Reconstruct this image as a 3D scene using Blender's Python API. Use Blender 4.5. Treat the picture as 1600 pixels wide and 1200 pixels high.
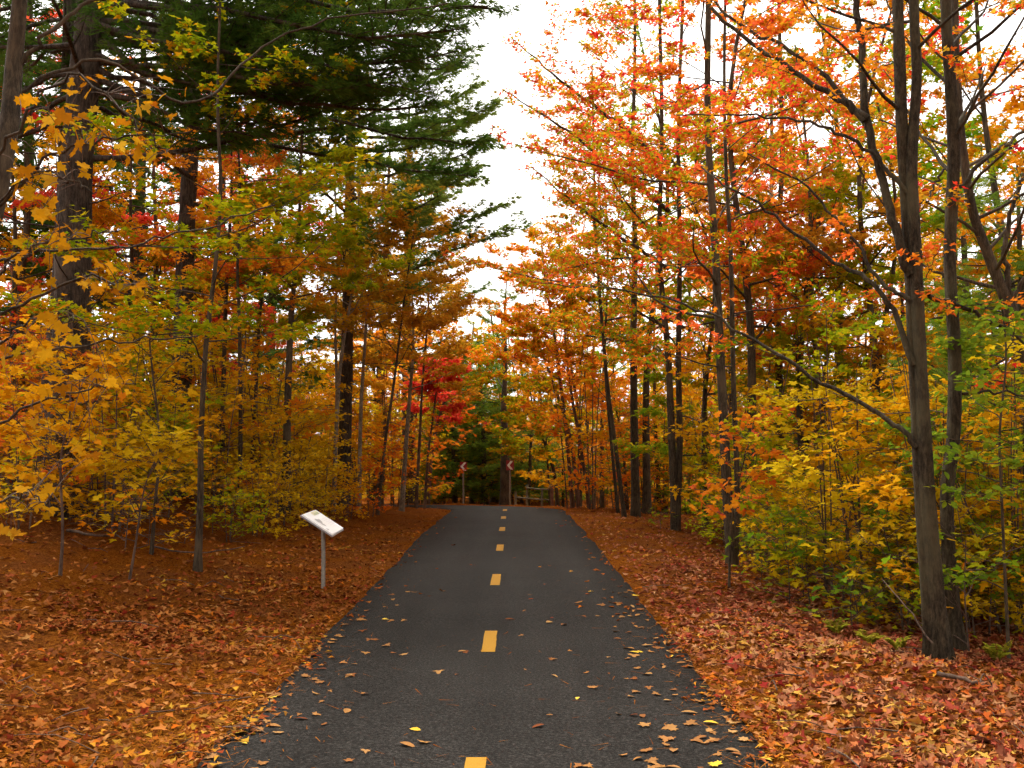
import bpy, math, random
import numpy as np
from mathutils import Vector, Matrix

for o in list(bpy.data.objects):
    bpy.data.objects.remove(o)
S = bpy.context.scene
COL = S.collection
R = math.radians
PI = math.pi

# ------------------------------------------------------------------ camera
FPX = 1600.0                       # focal length in photo pixels (photo is 1600 wide)
HOR = 703.0                        # horizon row in the photo
PITCH = math.atan((HOR - 600) / FPX)
CAMZ = 1.6
cam = bpy.data.cameras.new('camera')
cam.sensor_width = 36.0
cam.lens = 36.0 * FPX / 1600
cam.clip_start = 0.05
cam.clip_end = 2000
camo = bpy.data.objects.new('camera', cam)
camo.location = (0, 0, CAMZ)
camo.rotation_euler = (R(90) + PITCH, 0, 0)
COL.objects.link(camo)
S.camera = camo

# ------------------------------------------------------------------ sky, sun, exposure
SUN_EL, SUN_AZ = 58.0, -25.0       # overcast: a very soft high sun, ahead of the camera and a little to its left
W = bpy.data.worlds.new('World')
S.world = W
W.use_nodes = True
wn, wl = W.node_tree.nodes, W.node_tree.links
wn.clear()
sky = wn.new('ShaderNodeTexSky')
sky.sky_type = 'NISHITA'
sky.sun_disc = False
sky.sun_elevation = R(SUN_EL)
sky.sun_rotation = R(SUN_AZ)
sky.dust_density = 4.0
sky.air_density = 1.0
sky.ozone_density = 0.6
hs = wn.new('ShaderNodeHueSaturation')      # an overcast sky: nearly colourless
hs.inputs['Saturation'].default_value = 0.02
wt = wn.new('ShaderNodeMix'); wt.data_type = 'RGBA'; wt.blend_type = 'MULTIPLY'
wt.inputs['Factor'].default_value = 1.0
wt.inputs[7].default_value = (1.0, .97, .92, 1)      # the camera's warm white balance
bg = wn.new('ShaderNodeBackground')
bg.inputs['Strength'].default_value = 0.15
wo = wn.new('ShaderNodeOutputWorld')
wl.new(sky.outputs[0], hs.inputs['Color'])
wl.new(hs.outputs[0], wt.inputs[6])
wl.new(wt.outputs[2], bg.inputs['Color'])
wl.new(bg.outputs[0], wo.inputs['Surface'])

sl = bpy.data.lights.new('sun', 'SUN')
sl.energy = 1.3
sl.angle = R(40)
sl.color = (1.0, 0.95, 0.87)
so = bpy.data.objects.new('sun', sl)
so.rotation_euler = (R(90 - SUN_EL), 0, R(180 - SUN_AZ))
so.location = (0, 0, 40)
COL.objects.link(so)

S.view_settings.view_transform = 'Standard'
S.view_settings.look = 'None'
S.view_settings.gamma = 1.0
S.view_settings.use_curve_mapping = False
S.view_settings.exposure = 1.65
S.render.engine = 'CYCLES'
S.cycles.max_bounces = 5
S.cycles.diffuse_bounces = 4
S.cycles.glossy_bounces = 2
S.cycles.transmission_bounces = 3
S.cycles.transparent_max_bounces = 4
S.cycles.caustics_reflective = False
S.cycles.caustics_refractive = False
S.cycles.use_denoising = True
S.cycles.use_light_tree = False
S.cycles.adaptive_threshold = 0.05
S.cycles.time_limit = 1000

# ------------------------------------------------------------------ projection helpers
_c, _s = math.cos(PITCH), math.sin(PITCH)
def P(px, py, d):
    """World point at depth d (metres along the path) seen at photo pixel px, py."""
    u = (px - 800) / FPX
    v = (600 - py) / FPX
    ray = (u, _c - v * _s, _s + v * _c)
    k = d / ray[1]
    return np.array([ray[0] * k, d, CAMZ + ray[2] * k])

def pix(p):
    x, y, z = p[0], p[1], p[2] - CAMZ
    f = y * _c + z * _s
    up = -y * _s + z * _c
    return 800 + FPX * x / f, 600 - FPX * up / f

# ------------------------------------------------------------------ path line and terrain
HALF = 1.48
PCX = -0.12
_pl = [(PCX, y) for y in np.arange(-14, 27.01, 1.0)]
_rad = 5.6
for a in np.linspace(0, R(82), 15)[1:]:
    _pl.append((PCX - _rad + _rad * math.cos(a), 27 + _rad * math.sin(a)))
_dx, _dy = -math.sin(R(82)), math.cos(R(82))
_e = _pl[-1]
for k in range(1, 22):
    _pl.append((_e[0] + _dx * k * 1.5, _e[1] + _dy * k * 1.5))
PL = np.array(_pl)

def path_dist(X, Y):
    X = np.atleast_1d(np.asarray(X, float)); Y = np.atleast_1d(np.asarray(Y, float))
    best = np.full(X.shape, 1e9); side = np.ones(X.shape)
    for i in range(len(PL) - 1):
        a, b = PL[i], PL[i + 1]
        t = b - a
        L2 = t @ t
        k = np.clip(((X - a[0]) * t[0] + (Y - a[1]) * t[1]) / L2, 0, 1)
        ex, ey = X - a[0] - k * t[0], Y - a[1] - k * t[1]
        d = np.hypot(ex, ey)
        m = d < best
        best[m] = d[m]
        side[m] = np.sign(t[0] * ey[m] - t[1] * ex[m])
    return best, side                    # side +1 = left of the walking direction

_zy = [(-60, 0), (5, 0), (9, .008), (12.7, .06), (17, .09), (20, .087), (23.7, .06), (27.3, .013),
       (31, -.1), (34, -.2), (40, -.34), (60, -.4), (900, -.4)]
def zpath(Y):
    return np.interp(Y, [a for a, b in _zy], [b for a, b in _zy])

def gz(X, Y):
    X = np.atleast_1d(np.asarray(X, float)); Y = np.atleast_1d(np.asarray(Y, float))
    d, sd = path_dist(X, Y)
    u = np.maximum(d - HALF, 0)
    left = np.interp(u, [0, .5, 1.1, 2, 3.4, 5, 8, 14, 30, 300], [0, -.02, .04, .19, .47, .74, .98, 1.1, 1.2, 1.2])
    left = left * np.interp(Y, [-20, 19, 30, 45], [1, 1, .35, .25])
    right = np.interp(u, [0, .8, 1.8, 3, 5, 9, 20, 300], [0, .0, -.05, -.16, -.3, -.42, -.5, -.5])
    z = zpath(Y) + np.where((sd > 0) , left, right)
    rough = np.clip(u / 0.8, 0, 1)
    z = z + rough * (.030 * np.sin(X * 2.1 + 1.3 * np.sin(Y * .9)) * np.sin(Y * 1.7 + .7)
                     + .018 * np.sin(X * 5.3 + Y * 3.1) + .012 * np.sin(Y * 6.1 - X * 4.2))
    z = z - 0.035 * np.clip((HALF + .03 - d) / .06, 0, 1)
    return z
def g1(x, y):
    return float(gz(x, y)[0])
def G(px, d):
    x = (px - 800) / FPX * d
    return np.array([x, d, g1(x, d)])

# ------------------------------------------------------------------ mesh helpers
def mesh_from(name, V, quads=None, tris=None, rnd=None, smooth=False):
    me = bpy.data.meshes.new(name)
    V = np.asarray(V, np.float32).reshape(-1, 3)
    loops, starts, tot = [], [], 0
    if quads is not None and len(quads):
        q = np.asarray(quads, np.int32)
        loops.append(q.ravel()); starts.append(np.arange(len(q)) * 4); tot = len(q) * 4
    if tris is not None and len(tris):
        t = np.asarray(tris, np.int32)
        loops.append(t.ravel()); starts.append(tot + np.arange(len(t)) * 3)
    loops = np.concatenate(loops); starts = np.concatenate(starts).astype(np.int32)
    me.vertices.add(len(V)); me.vertices.foreach_set('co', V.ravel())
    me.loops.add(len(loops)); me.loops.foreach_set('vertex_index', loops)
    me.polygons.add(len(starts)); me.polygons.foreach_set('loop_start', starts)
    if smooth:
        me.polygons.foreach_set('use_smooth', np.ones(len(starts), bool))
    if rnd is not None:
        at = me.attributes.new('rnd', 'FLOAT', 'FACE')
        at.data.foreach_set('value', np.asarray(rnd, np.float32))
    me.update(calc_edges=True)
    return me

def link(name, me, mat, parent=None, loc=None, own=False):
    o = bpy.data.objects.new(name, me)
    COL.objects.link(o)
    if mat is not None:
        if own:
            if not me.materials: me.materials.append(mat)
            o.material_slots[0].link = 'OBJECT'
            o.material_slots[0].material = mat
        elif me is not None and not me.materials:
            me.materials.append(mat)
    if parent is not None: o.parent = parent
    if loc is not None: o.location = loc
    return o

def tag(o, label=None, cat=None, group=None, kind=None):
    if label: o['label'] = label
    if cat: o['category'] = cat
    if group: o['group'] = group
    if kind: o['kind'] = kind
    return o

def empty(name, loc=(0, 0, 0), rz=0, sc=1.0):
    o = bpy.data.objects.new(name, None)
    o.empty_display_size = .3
    o.location = loc; o.rotation_euler = (0, 0, rz); o.scale = (sc, sc, sc)
    COL.objects.link(o)
    return o

class Tubes:
    def __init__(s): s.V, s.Q, s.n = [], [], 0
    def add(s, pts, rad, sides=5, lump=0.0, rng=None, flare=0.0, cap=False):
        pts = np.asarray(pts, float); rad = np.asarray(rad, float)
        n = len(pts)
        t = np.gradient(pts, axis=0)
        t /= np.linalg.norm(t, axis=1)[:, None] + 1e-9
        m = pts[-1] - pts[0]
        ref = np.eye(3)[int(np.argmin(np.abs(m)))]
        a = np.cross(t, ref); a /= np.linalg.norm(a, axis=1)[:, None] + 1e-9
        b = np.cross(t, a)
        th = np.arange(sides) / sides * 2 * PI
        rr = np.repeat(rad[:, None], sides, 1)
        if lump and rng is not None:
            ph = rng.uniform(0, 6.28, 4)
            h = np.cumsum(np.r_[0, np.linalg.norm(np.diff(pts, axis=0), axis=1)])[:, None]
            rr = rr * (1 + lump * (np.sin(3 * th + ph[0] + 1.1 * h) * .5 + np.sin(5 * th + ph[1] - .9 * h) * .4
                                   + np.sin(2 * th + ph[2] + 3.1 * h) * .4 + rng.normal(0, .35, (n, sides))))
            if flare:
                lobes = .55 + .45 * np.sin(5 * th + ph[3]) + .2 * np.sin(3 * th + ph[1])
                rr = rr * (1 + flare * np.exp(-np.maximum(h - .15, 0) / .22) * lobes)
        V = pts[:, None, :] + rr[:, :, None] * (np.cos(th)[None, :, None] * a[:, None, :] + np.sin(th)[None, :, None] * b[:, None, :])
        i = np.arange(n - 1)[:, None] * sides; j = np.arange(sides)[None, :]; j2 = (j + 1) % sides
        Q = np.stack([i + j, i + j2, i + sides + j2, i + sides + j], -1).reshape(-1, 4) + s.n
        s.V.append(V.reshape(-1, 3)); s.Q.append(Q); s.n += n * sides
    def mesh(s, name):
        return mesh_from(name, np.concatenate(s.V), quads=np.concatenate(s.Q), smooth=True)

def spline(ctrl, n):
    c = np.asarray(ctrl, float)
    if len(c) == 2:
        return c[0] + (c[1] - c[0]) * np.linspace(0, 1, n)[:, None]
    c = np.vstack([2 * c[0] - c[1], c, 2 * c[-1] - c[-2]])
    m = len(c) - 3
    out = []
    for t in np.linspace(0, m - 1e-6, n):
        i = int(t); f = t - i
        p0, p1, p2, p3 = c[i:i + 4]
        out.append(.5 * (2 * p1 + (p2 - p0) * f + (2 * p0 - 5 * p1 + 4 * p2 - p3) * f * f + (3 * p1 - p0 - 3 * p2 + p3) * f ** 3))
    return np.array(out)

# leaf templates: tip along +Y, normal +Z, unit size about 1 across
def fan(out, droop=.12, fold=.10):
    o = np.asarray(out, float)
    V = [[0, .12, 0]] + [[x, y, -droop * (x * x + max(y, 0) ** 2) + fold * abs(x)] for x, y in o]
    n = len(o)
    T = [[0, i + 1, (i + 1) % n + 1] for i in range(n)]
    return np.array(V), np.array(T)
_half = [(.05, -.10), (.26, -.24), (.30, -.06), (.52, .02), (.40, .13), (.50, .34), (.32, .30), (.26, .40), (.13, .36), (.17, .58), (.07, .62)]
MAPLE_HI = fan([(0, -.06)] + _half + [(0, .82)] + [(-x, y) for x, y in reversed(_half)])
_hm = [(.24, -.2), (.27, -.02), (.52, .18), (.20, .24), (.16, .52)]
MAPLE_MID = fan([(0, -.05)] + _hm + [(0, .8)] + [(-x, y) for x, y in reversed(_hm)])
LEAF_LO = (np.array([[0, -.28, 0], [.2, .1, .06], [0, .7, -.12], [-.2, .1, .06], [.52, .25, -.05], [-.52, .25, -.05]]),
           np.array([[0, 1, 2], [0, 2, 3], [0, 4, 1], [0, 3, 5]]))
OVAL = fan([(0, -.45), (.2, -.25), (.28, 0), (.2, .3), (0, .6), (-.2, .3), (-.28, 0), (-.2, -.25)], fold=.2)
OVAL_LO = (np.array([[0, -.4, 0], [.3, .05, .07], [0, .6, -.08], [-.3, .05, .07]]), np.array([[0, 1, 2], [0, 2, 3]]))

def tuft(n, rng, w=.022, droop=.25, flat=.5):
    V, T = [], []
    for k in range(n):
        a = k / n * 2 * PI + rng.uniform(-.3, .3)
        e = rng.uniform(.15, 1.05)
        d = np.array([math.cos(a) * math.sin(e), math.cos(e), flat * math.sin(a) * math.sin(e)])
        d /= np.linalg.norm(d)
        sdir = np.cross(d, rng.normal(0, 1, 3)); sdir /= np.linalg.norm(sdir)
        L = rng.uniform(.75, 1.1)
        i = len(V)
        V += [sdir * w, -sdir * w, d * L + np.array([0, 0, -droop * L * L * .4])]
        T.append([i, i + 1, i + 2])
    return np.array(V), np.array(T)
_rt = np.random.default_rng(5)
TUFT = tuft(9, _rt, w=.034)
TUFT_LO = tuft(6, _rt, w=.06)
def feather():
    V, T = [], []
    for k in range(7):
        y = .12 + k * .13
        L = .34 * (1 - .55 * k / 7)
        for sg in (-1, 1):
            i = len(V)
            V += [[0, y - .04, 0], [0, y + .05, 0], [sg * L, y + .16, -.08 - .03 * k]]
            T.append([i, i + 1, i + 2])
    return np.array(V), np.array(T)
FEATHER = feather()

def norm(a):
    return a / (np.linalg.norm(a, axis=1)[:, None] + 1e-9)

def scatter(tpl, pos, nrm, tip, size, rnd):
    """Instances of a leaf template: returns V, T, per-face rnd."""
    TV, TT = tpl
    nrm = norm(nrm)
    tip = norm(tip - nrm * np.sum(tip * nrm, 1)[:, None])
    sx = np.cross(tip, nrm)
    n, m = len(pos), len(TV)
    V = pos[:, None, :] + size[:, None, None] * (TV[None, :, 0, None] * sx[:, None, :] + TV[None, :, 1, None] * tip[:, None, :] + TV[None, :, 2, None] * nrm[:, None, :])
    T = TT[None] + (np.arange(n) * m)[:, None, None]
    return V.reshape(-1, 3), T.reshape(-1, 3), np.repeat(rnd, len(TT))

def cat_parts(parts):
    V, T, Rn, off = [], [], [], 0
    for v, t, r in parts:
        V.append(v); T.append(t + off); Rn.append(r); off += len(v)
    return np.concatenate(V), np.concatenate(T), np.concatenate(Rn)

# ------------------------------------------------------------------ materials
def new_mat(name):
    m = bpy.data.materials.new(name)
    m.use_nodes = True
    n = m.node_tree.nodes
    n.clear()
    out = n.new('ShaderNodeOutputMaterial')
    return m, n, m.node_tree.links, out

def ramp(n, stops):
    r = n.new('ShaderNodeValToRGB')
    e = r.color_ramp.elements
    while len(e) < len(stops): e.new(.5)
    for i, (p, c) in enumerate(stops):
        e[i].position = p
        e[i].color = (*c, 1)
    return r

def leaf_mat(name, cols, transl=.42, single=False, rough=.5, vary=.10, gloss=False):
    m, n, l, out = new_mat(name)
    if single:
        src = n.new('ShaderNodeObjectInfo').outputs['Random']
    else:
        a = n.new('ShaderNodeAttribute'); a.attribute_name = 'rnd'
        src = a.outputs['Fac']
    k = len(cols)
    rp = ramp(n, [(i / (k - 1), c) for i, c in enumerate(cols)])
    l.new(src, rp.inputs['Fac'])
    tx = n.new('ShaderNodeTexNoise'); tx.inputs['Scale'].default_value = 38; tx.inputs['Detail'].default_value = 3
    g = n.new('ShaderNodeNewGeometry')
    l.new(g.outputs['Position'], tx.inputs['Vector'])
    mr = n.new('ShaderNodeMapRange')
    mr.inputs['To Min'].default_value = .72; mr.inputs['To Max'].default_value = 1.2
    l.new(tx.outputs['Fac'], mr.inputs['Value'])
    hsv = n.new('ShaderNodeHueSaturation')
    l.new(rp.outputs['Color'], hsv.inputs['Color'])
    l.new(mr.outputs[0], hsv.inputs['Value'])
    if not single and vary:
        oi = n.new('ShaderNodeObjectInfo')
        hr = n.new('ShaderNodeMapRange')
        hr.inputs['To Min'].default_value = .5 - vary * .16; hr.inputs['To Max'].default_value = .5 + vary * .16
        l.new(oi.outputs['Random'], hr.inputs['Value'])
        l.new(hr.outputs[0], hsv.inputs['Hue'])
    if gloss:
        b = n.new('ShaderNodeBsdfPrincipled')
        b.inputs['Roughness'].default_value = rough
        b.inputs['Specular IOR Level'].default_value = .25
    else:
        b = n.new('ShaderNodeBsdfDiffuse')
    t = n.new('ShaderNodeBsdfTranslucent')
    mx = n.new('ShaderNodeMixShader'); mx.inputs[0].default_value = transl
    l.new(hsv.outputs[0], b.inputs[0])
    l.new(hsv.outputs[0], t.inputs['Color'])
    l.new(b.outputs[0], mx.inputs[1]); l.new(t.outputs[0], mx.inputs[2])
    l.new(mx.outputs[0], out.inputs['Surface'])
    return m

def bark_mat(name, dark, light, scale=9, stretch=.16, bump=.6, lichen=None):
    m, n, l, out = new_mat(name)
    g = n.new('ShaderNodeNewGeometry')
    mp = n.new('ShaderNodeMapping'); mp.inputs['Scale'].default_value = (1, 1, stretch)
    l.new(g.outputs['Position'], mp.inputs['Vector'])
    tx = n.new('ShaderNodeTexNoise'); tx.inputs['Scale'].default_value = scale * 4; tx.inputs['Detail'].default_value = 9
    tx.inputs['Roughness'].default_value = .8
    l.new(mp.outputs[0], tx.inputs['Vector'])
    rp = ramp(n, [(.34, tuple(x * .5 for x in dark)), (.44, dark), (.60, light), (.70, tuple(x * 1.35 for x in light))])
    l.new(tx.outputs['Fac'], rp.inputs['Fac'])
    t2 = n.new('ShaderNodeTexNoise'); t2.inputs['Scale'].default_value = 2.3; t2.inputs['Detail'].default_value = 4
    l.new(g.outputs['Position'], t2.inputs['Vector'])
    r2 = ramp(n, [(.48, (0, 0, 0)), (.68, (1, 1, 1))])
    l.new(t2.outputs['Fac'], r2.inputs['Fac'])
    mx = n.new('ShaderNodeMix'); mx.data_type = 'RGBA'
    fm = n.new('ShaderNodeMath'); fm.operation = 'MULTIPLY'; fm.inputs[1].default_value = .55
    l.new(r2.outputs['Color'], fm.inputs[0])
    l.new(fm.outputs[0], mx.inputs['Factor'])
    l.new(rp.outputs['Color'], mx.inputs[6])
    mx.inputs[7].default_value = (*(lichen or tuple(x * 1.5 for x in light)), 1)
    b = n.new('ShaderNodeBsdfPrincipled'); b.inputs['Roughness'].default_value = .9
    b.inputs['Specular IOR Level'].default_value = .2
    bp = n.new('ShaderNodeBump'); bp.inputs['Strength'].default_value = bump; bp.inputs['Distance'].default_value = .03
    l.new(tx.outputs['Fac'], bp.inputs['Height'])
    l.new(bp.outputs[0], b.inputs['Normal'])
    l.new(mx.outputs[2], b.inputs['Base Color'])
    l.new(b.outputs[0], out.inputs['Surface'])
    return m

def plain_mat(name, colr, rough=.6, noise=.12, scale=20, metallic=0.0, bump=0.0):
    m, n, l, out = new_mat(name)
    g = n.new('ShaderNodeTexCoord')
    tx = n.new('ShaderNodeTexNoise'); tx.inputs['Scale'].default_value = scale; tx.inputs['Detail'].default_value = 5
    l.new(g.outputs['Object'], tx.inputs['Vector'])
    rp = ramp(n, [(.3, tuple(c * (1 - noise) for c in colr)), (.7, tuple(min(1, c * (1 + noise)) for c in colr))])
    l.new(tx.outputs['Fac'], rp.inputs['Fac'])
    b = n.new('ShaderNodeBsdfPrincipled'); b.inputs['Roughness'].default_value = rough
    b.inputs['Metallic'].default_value = metallic
    l.new(rp.outputs['Color'], b.inputs['Base Color'])
    if bump:
        bp = n.new('ShaderNodeBump'); bp.inputs['Strength'].default_value = bump; bp.inputs['Distance'].default_value = .01
        l.new(tx.outputs['Fac'], bp.inputs['Height']); l.new(bp.outputs[0], b.inputs['Normal'])
    l.new(b.outputs[0], out.inputs['Surface'])
    return m

LM = {
    'gold':   leaf_mat('leaf_gold', [(.42, .20, .003), (.62, .32, .004), (.76, .45, .012), (.60, .26, .004)]),
    'yellow': leaf_mat('leaf_yellow', [(.38, .26, .004), (.60, .40, .006), (.78, .54, .02), (.54, .32, .004)]),
    'amber':  leaf_mat('leaf_amber', [(.55, .18, .004), (.74, .29, .005), (.80, .38, .012), (.70, .18, .006)]),
    'orange': leaf_mat('leaf_orange', [(.64, .12, .010), (.76, .20, .012), (.78, .28, .016), (.72, .085, .02)], transl=.55),
    'redor':  leaf_mat('leaf_red_orange', [(.42, .25, .008), (.74, .21, .012), (.74, .10, .022), (.70, .055, .045)], transl=.55),
    'red':    leaf_mat('leaf_red', [(0.58, 0.02, 0.018), (0.78, 0.045, 0.04), (0.8, 0.09, 0.04), (0.7, 0.02, 0.035)]),
    'olive':  leaf_mat('leaf_olive', [(0.13, 0.2, 0.005), (0.24, 0.3, 0.006), (0.42, 0.38, 0.007), (0.6, 0.4, 0.008)], transl=.5),
    'mixgreen': leaf_mat('leaf_green_to_orange', [(0.12, 0.24, 0.008), (0.2, 0.31, 0.01), (0.42, 0.36, 0.01), (0.78, 0.27, 0.012)], transl=.55),
    'green':  leaf_mat('leaf_green', [(.07, .16, .012), (.12, .23, .015), (.20, .28, .015), (.30, .33, .018)]),
    'brown':  leaf_mat('leaf_brown_gold', [(.42, .18, .015), (.62, .30, .015), (.72, .38, .025), (.32, .24, .015)], transl=.5),
    'needle': leaf_mat('pine_needle', [(.035, .075, .014), (.060, .120, .018), (.095, .165, .022), (.13, .15, .022)], transl=.3, vary=.05),
    'needle_light': leaf_mat('pine_needle_light', [(.08, .14, .025), (.13, .20, .03), (.19, .25, .035), (.23, .23, .03)], transl=.35, vary=.05),
    'hemlock': leaf_mat('hemlock_needle', [(0.084, 0.156, 0.024), (0.144, 0.24, 0.03), (0.216, 0.324, 0.036), (0.324, 0.36, 0.036)], transl=.3, vary=.05),
    'single_gold': leaf_mat('single_leaf_gold', [(0.27, 0.09, 0.0045), (0.468, 0.198, 0.0054), (0.522, 0.261, 0.009), (0.396, 0.135, 0.0045), (0.54, 0.315, 0.0225), (0.45, 0.171, 0.0045), (0.324, 0.189, 0.0054), (0.432, 0.117, 0.0054)], single=True),
    'single_tan': leaf_mat('single_leaf_tan', [(0.255, 0.119, 0.0425), (0.34, 0.1615, 0.0553), (0.204, 0.0723, 0.0255), (0.391, 0.221, 0.085), (0.306, 0.1445, 0.0467), (0.153, 0.0467, 0.0213)], transl=.1, single=True),
    'single_yellow': leaf_mat('single_leaf_yellow', [(.62, .38, .04), (.66, .44, .07)], transl=.1, single=True),
    'litter': leaf_mat('leaf_litter', [(0.069, 0.0149, 0.0057), (0.161, 0.0368, 0.0092), (0.253, 0.0736, 0.0161), (0.138, 0.0414, 0.0161), (0.322, 0.115, 0.0253), (0.2415, 0.0299, 0.0138), (0.368, 0.1725, 0.0517), (0.437, 0.0978, 0.0092), (0.46, 0.253, 0.0287), (0.115, 0.0322, 0.0138)], transl=.1, vary=0),
    'litter_pink': leaf_mat('leaf_litter_pink', [(0.069, 0.0138, 0.0092), (0.184, 0.0414, 0.0207), (0.2875, 0.0862, 0.0368), (0.161, 0.0506, 0.0299), (0.368, 0.1495, 0.0633), (0.276, 0.0253, 0.0207), (0.4255, 0.2185, 0.0978), (0.414, 0.0862, 0.0161), (0.483, 0.2875, 0.0517), (0.1265, 0.0345, 0.0253)], transl=.1, vary=0),
    'needle_litter': leaf_mat('pine_needle_litter', [(0.15, 0.038, 0.004), (0.25, 0.075, 0.007), (0.34, 0.125, 0.014), (0.19, 0.055, 0.006)], transl=.1, vary=0),
    'fern':   leaf_mat('fern_frond', [(.16, .19, .015), (.32, .29, .02), (.50, .42, .05)]),
    'far':    leaf_mat('far_leaf', [(.06, .11, .02), (.40, .22, .015), (.62, .32, .015), (.72, .26, .015), (.74, .42, .03), (.68, .16, .03), (.26, .26, .03)], vary=0),
}
BARK = {
    'pine': bark_mat('bark_pine', (.026, .019, .014), (.095, .068, .050), scale=7, stretch=.22, bump=1.0),
    'maple': bark_mat('bark_maple', (.026, .019, .011), (.085, .062, .035), scale=9, stretch=.3, bump=1.0, lichen=(.125, .105, .055)),
    'dark': bark_mat('bark_dark', (.034, .025, .016), (.10, .072, .044), scale=9, stretch=.2, bump=.7),
    'pale': bark_mat('bark_pale', (.13, .10, .075), (.27, .22, .16), scale=8, stretch=.5, bump=.4),
    'birch': bark_mat('bark_birch', (.14, .12, .10), (.42, .38, .32), scale=5, stretch=1.6, bump=.3, lichen=(.5, .46, .4)),
    'brown': bark_mat('bark_brown', (.06, .038, .028), (.15, .095, .065), scale=9, stretch=.25, bump=.6),
}

# ------------------------------------------------------------------ ground sheet
def axis(lo, hi, core_lo, core_hi, step, growth=1.13):
    a = list(np.arange(core_lo, core_hi + 1e-6, step))
    s = step
    while a[-1] < hi: s *= growth; a.append(a[-1] + s)
    s = step
    while a[0] > lo: s *= growth; a.insert(0, a[0] - s)
    return np.array(a)
gx = axis(-500, 500, -9, 6.5, .13)
gy = axis(-60, 900, 2.5, 34, .16)
XX, YY = np.meshgrid(gx, gy)
ZZ = gz(XX.ravel(), YY.ravel())
nx, ny = len(gx), len(gy)
i = np.arange(ny - 1)[:, None] * nx; j = np.arange(nx - 1)[None, :]
Q = np.stack([i + j, i + j + 1, i + nx + j + 1, i + nx + j], -1).reshape(-1, 4)
gm, n, l, out = new_mat('forest_floor')
g = n.new('ShaderNodeNewGeometry')
def noise(scale, detail=6, rough=.6, stretch=None):
    t = n.new('ShaderNodeTexNoise'); t.inputs['Scale'].default_value = scale
    t.inputs['Detail'].default_value = detail; t.inputs['Roughness'].default_value = rough
    l.new(g.outputs['Position'], t.inputs['Vector'])
    return t
t1, t2, t3 = noise(46, 8, .75), noise(1.1, 4), noise(150, 3)
r1 = ramp(n, [(.34, (.05, .012, .003)), (.45, (.16, .043, .005)), (.56, (.26, .08, .010)), (.68, (.37, .14, .02))])
l.new(t1.outputs['Fac'], r1.inputs['Fac'])
r1b = ramp(n, [(.3, (.05, .015, .006)), (.5, (.17, .052, .012)), (.7, (.32, .12, .03))])
l.new(t1.outputs['Fac'], r1b.inputs['Fac'])
r2 = ramp(n, [(.42, (0, 0, 0)), (.6, (1, 1, 1))]); l.new(t2.outputs['Fac'], r2.inputs['Fac'])
mx = n.new('ShaderNodeMix'); mx.data_type = 'RGBA'
l.new(r2.outputs['Color'], mx.inputs['Factor']); l.new(r1.outputs['Color'], mx.inputs[6]); l.new(r1b.outputs['Color'], mx.inputs[7])
b = n.new('ShaderNodeBsdfPrincipled'); b.inputs['Roughness'].default_value = 1; b.inputs['Specular IOR Level'].default_value = 0
bp = n.new('ShaderNodeBump'); bp.inputs['Strength'].default_value = 1; bp.inputs['Distance'].default_value = .03
ad = n.new('ShaderNodeMath'); ad.operation = 'ADD'
l.new(t1.outputs['Fac'], ad.inputs[0]); l.new(t3.outputs['Fac'], ad.inputs[1])
l.new(ad.outputs[0], bp.inputs['Height']); l.new(bp.outputs[0], b.inputs['Normal'])
l.new(mx.outputs[2], b.inputs['Base Color']); l.new(b.outputs[0], out.inputs['Surface'])
ground = link('ground', mesh_from('ground', np.stack([XX.ravel(), YY.ravel(), ZZ], -1), quads=Q, smooth=True), gm)
tag(ground, 'forest floor of orange pine needles and brown leaves', 'ground', kind='structure')

# ------------------------------------------------------------------ asphalt path
dense = spline(PL, 420)
tg = norm(np.gradient(dense, axis=0)); nrm2 = np.stack([-tg[:, 1], tg[:, 0]], -1)   # to the left
rp_ = np.random.default_rng(3)
K = 13
offs = np.r_[HALF + .02, np.linspace(HALF - .015, -HALF + .015, K - 2), -HALF - .02]
V = []
wob = np.convolve(rp_.normal(0, 1, 440), np.ones(6) / 6, 'same')[:420] * .045
wob2 = np.convolve(rp_.normal(0, 1, 440), np.ones(6) / 6, 'same')[:420] * .045
for a in range(len(dense)):
    for k in range(K):
        o_ = offs[k] + (wob[a] if k < 2 else wob2[a] if k > K - 3 else 0)
        p = dense[a] + nrm2[a] * o_
        V.append((p[0], p[1], float(zpath(p[1])) + .012 * (1 - (o_ / HALF) ** 2) - (.05 if k in (0, K - 1) else 0)))
V = np.array(V)
i = np.arange(len(dense) - 1)[:, None] * K; j = np.arange(K - 1)[None, :]
Q = np.stack([i + j, i + K + j, i + K + j + 1, i + j + 1], -1).reshape(-1, 4)
am, n, l, out = new_mat('asphalt')
g = n.new('ShaderNodeNewGeometry')
t1, t2, t3 = noise(55, 8, .85), noise(.9, 5), noise(32, 5, .6)
mpv = n.new('ShaderNodeMapping'); mpv.inputs['Scale'].default_value = (2.2, .10, 1)
l.new(g.outputs['Position'], mpv.inputs['Vector'])
t4 = n.new('ShaderNodeTexNoise'); t4.inputs['Scale'].default_value = 1.2; t4.inputs['Detail'].default_value = 3
l.new(mpv.outputs[0], t4.inputs['Vector'])
r1 = ramp(n, [(.40, (.005, .0045, .004)), (.48, (.014, .0125, .011)), (.55, (.025, .0225, .020)), (.64, (.075, .067, .059))]); l.new(t1.outputs['Fac'], r1.inputs['Fac'])
hs1 = n.new('ShaderNodeHueSaturation'); l.new(r1.outputs['Color'], hs1.inputs['Color'])
mr = n.new('ShaderNodeMapRange'); mr.inputs['From Min'].default_value = .3; mr.inputs['From Max'].default_value = .7
mr.inputs['To Min'].default_value = .65; mr.inputs['To Max'].default_value = 1.4
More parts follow.
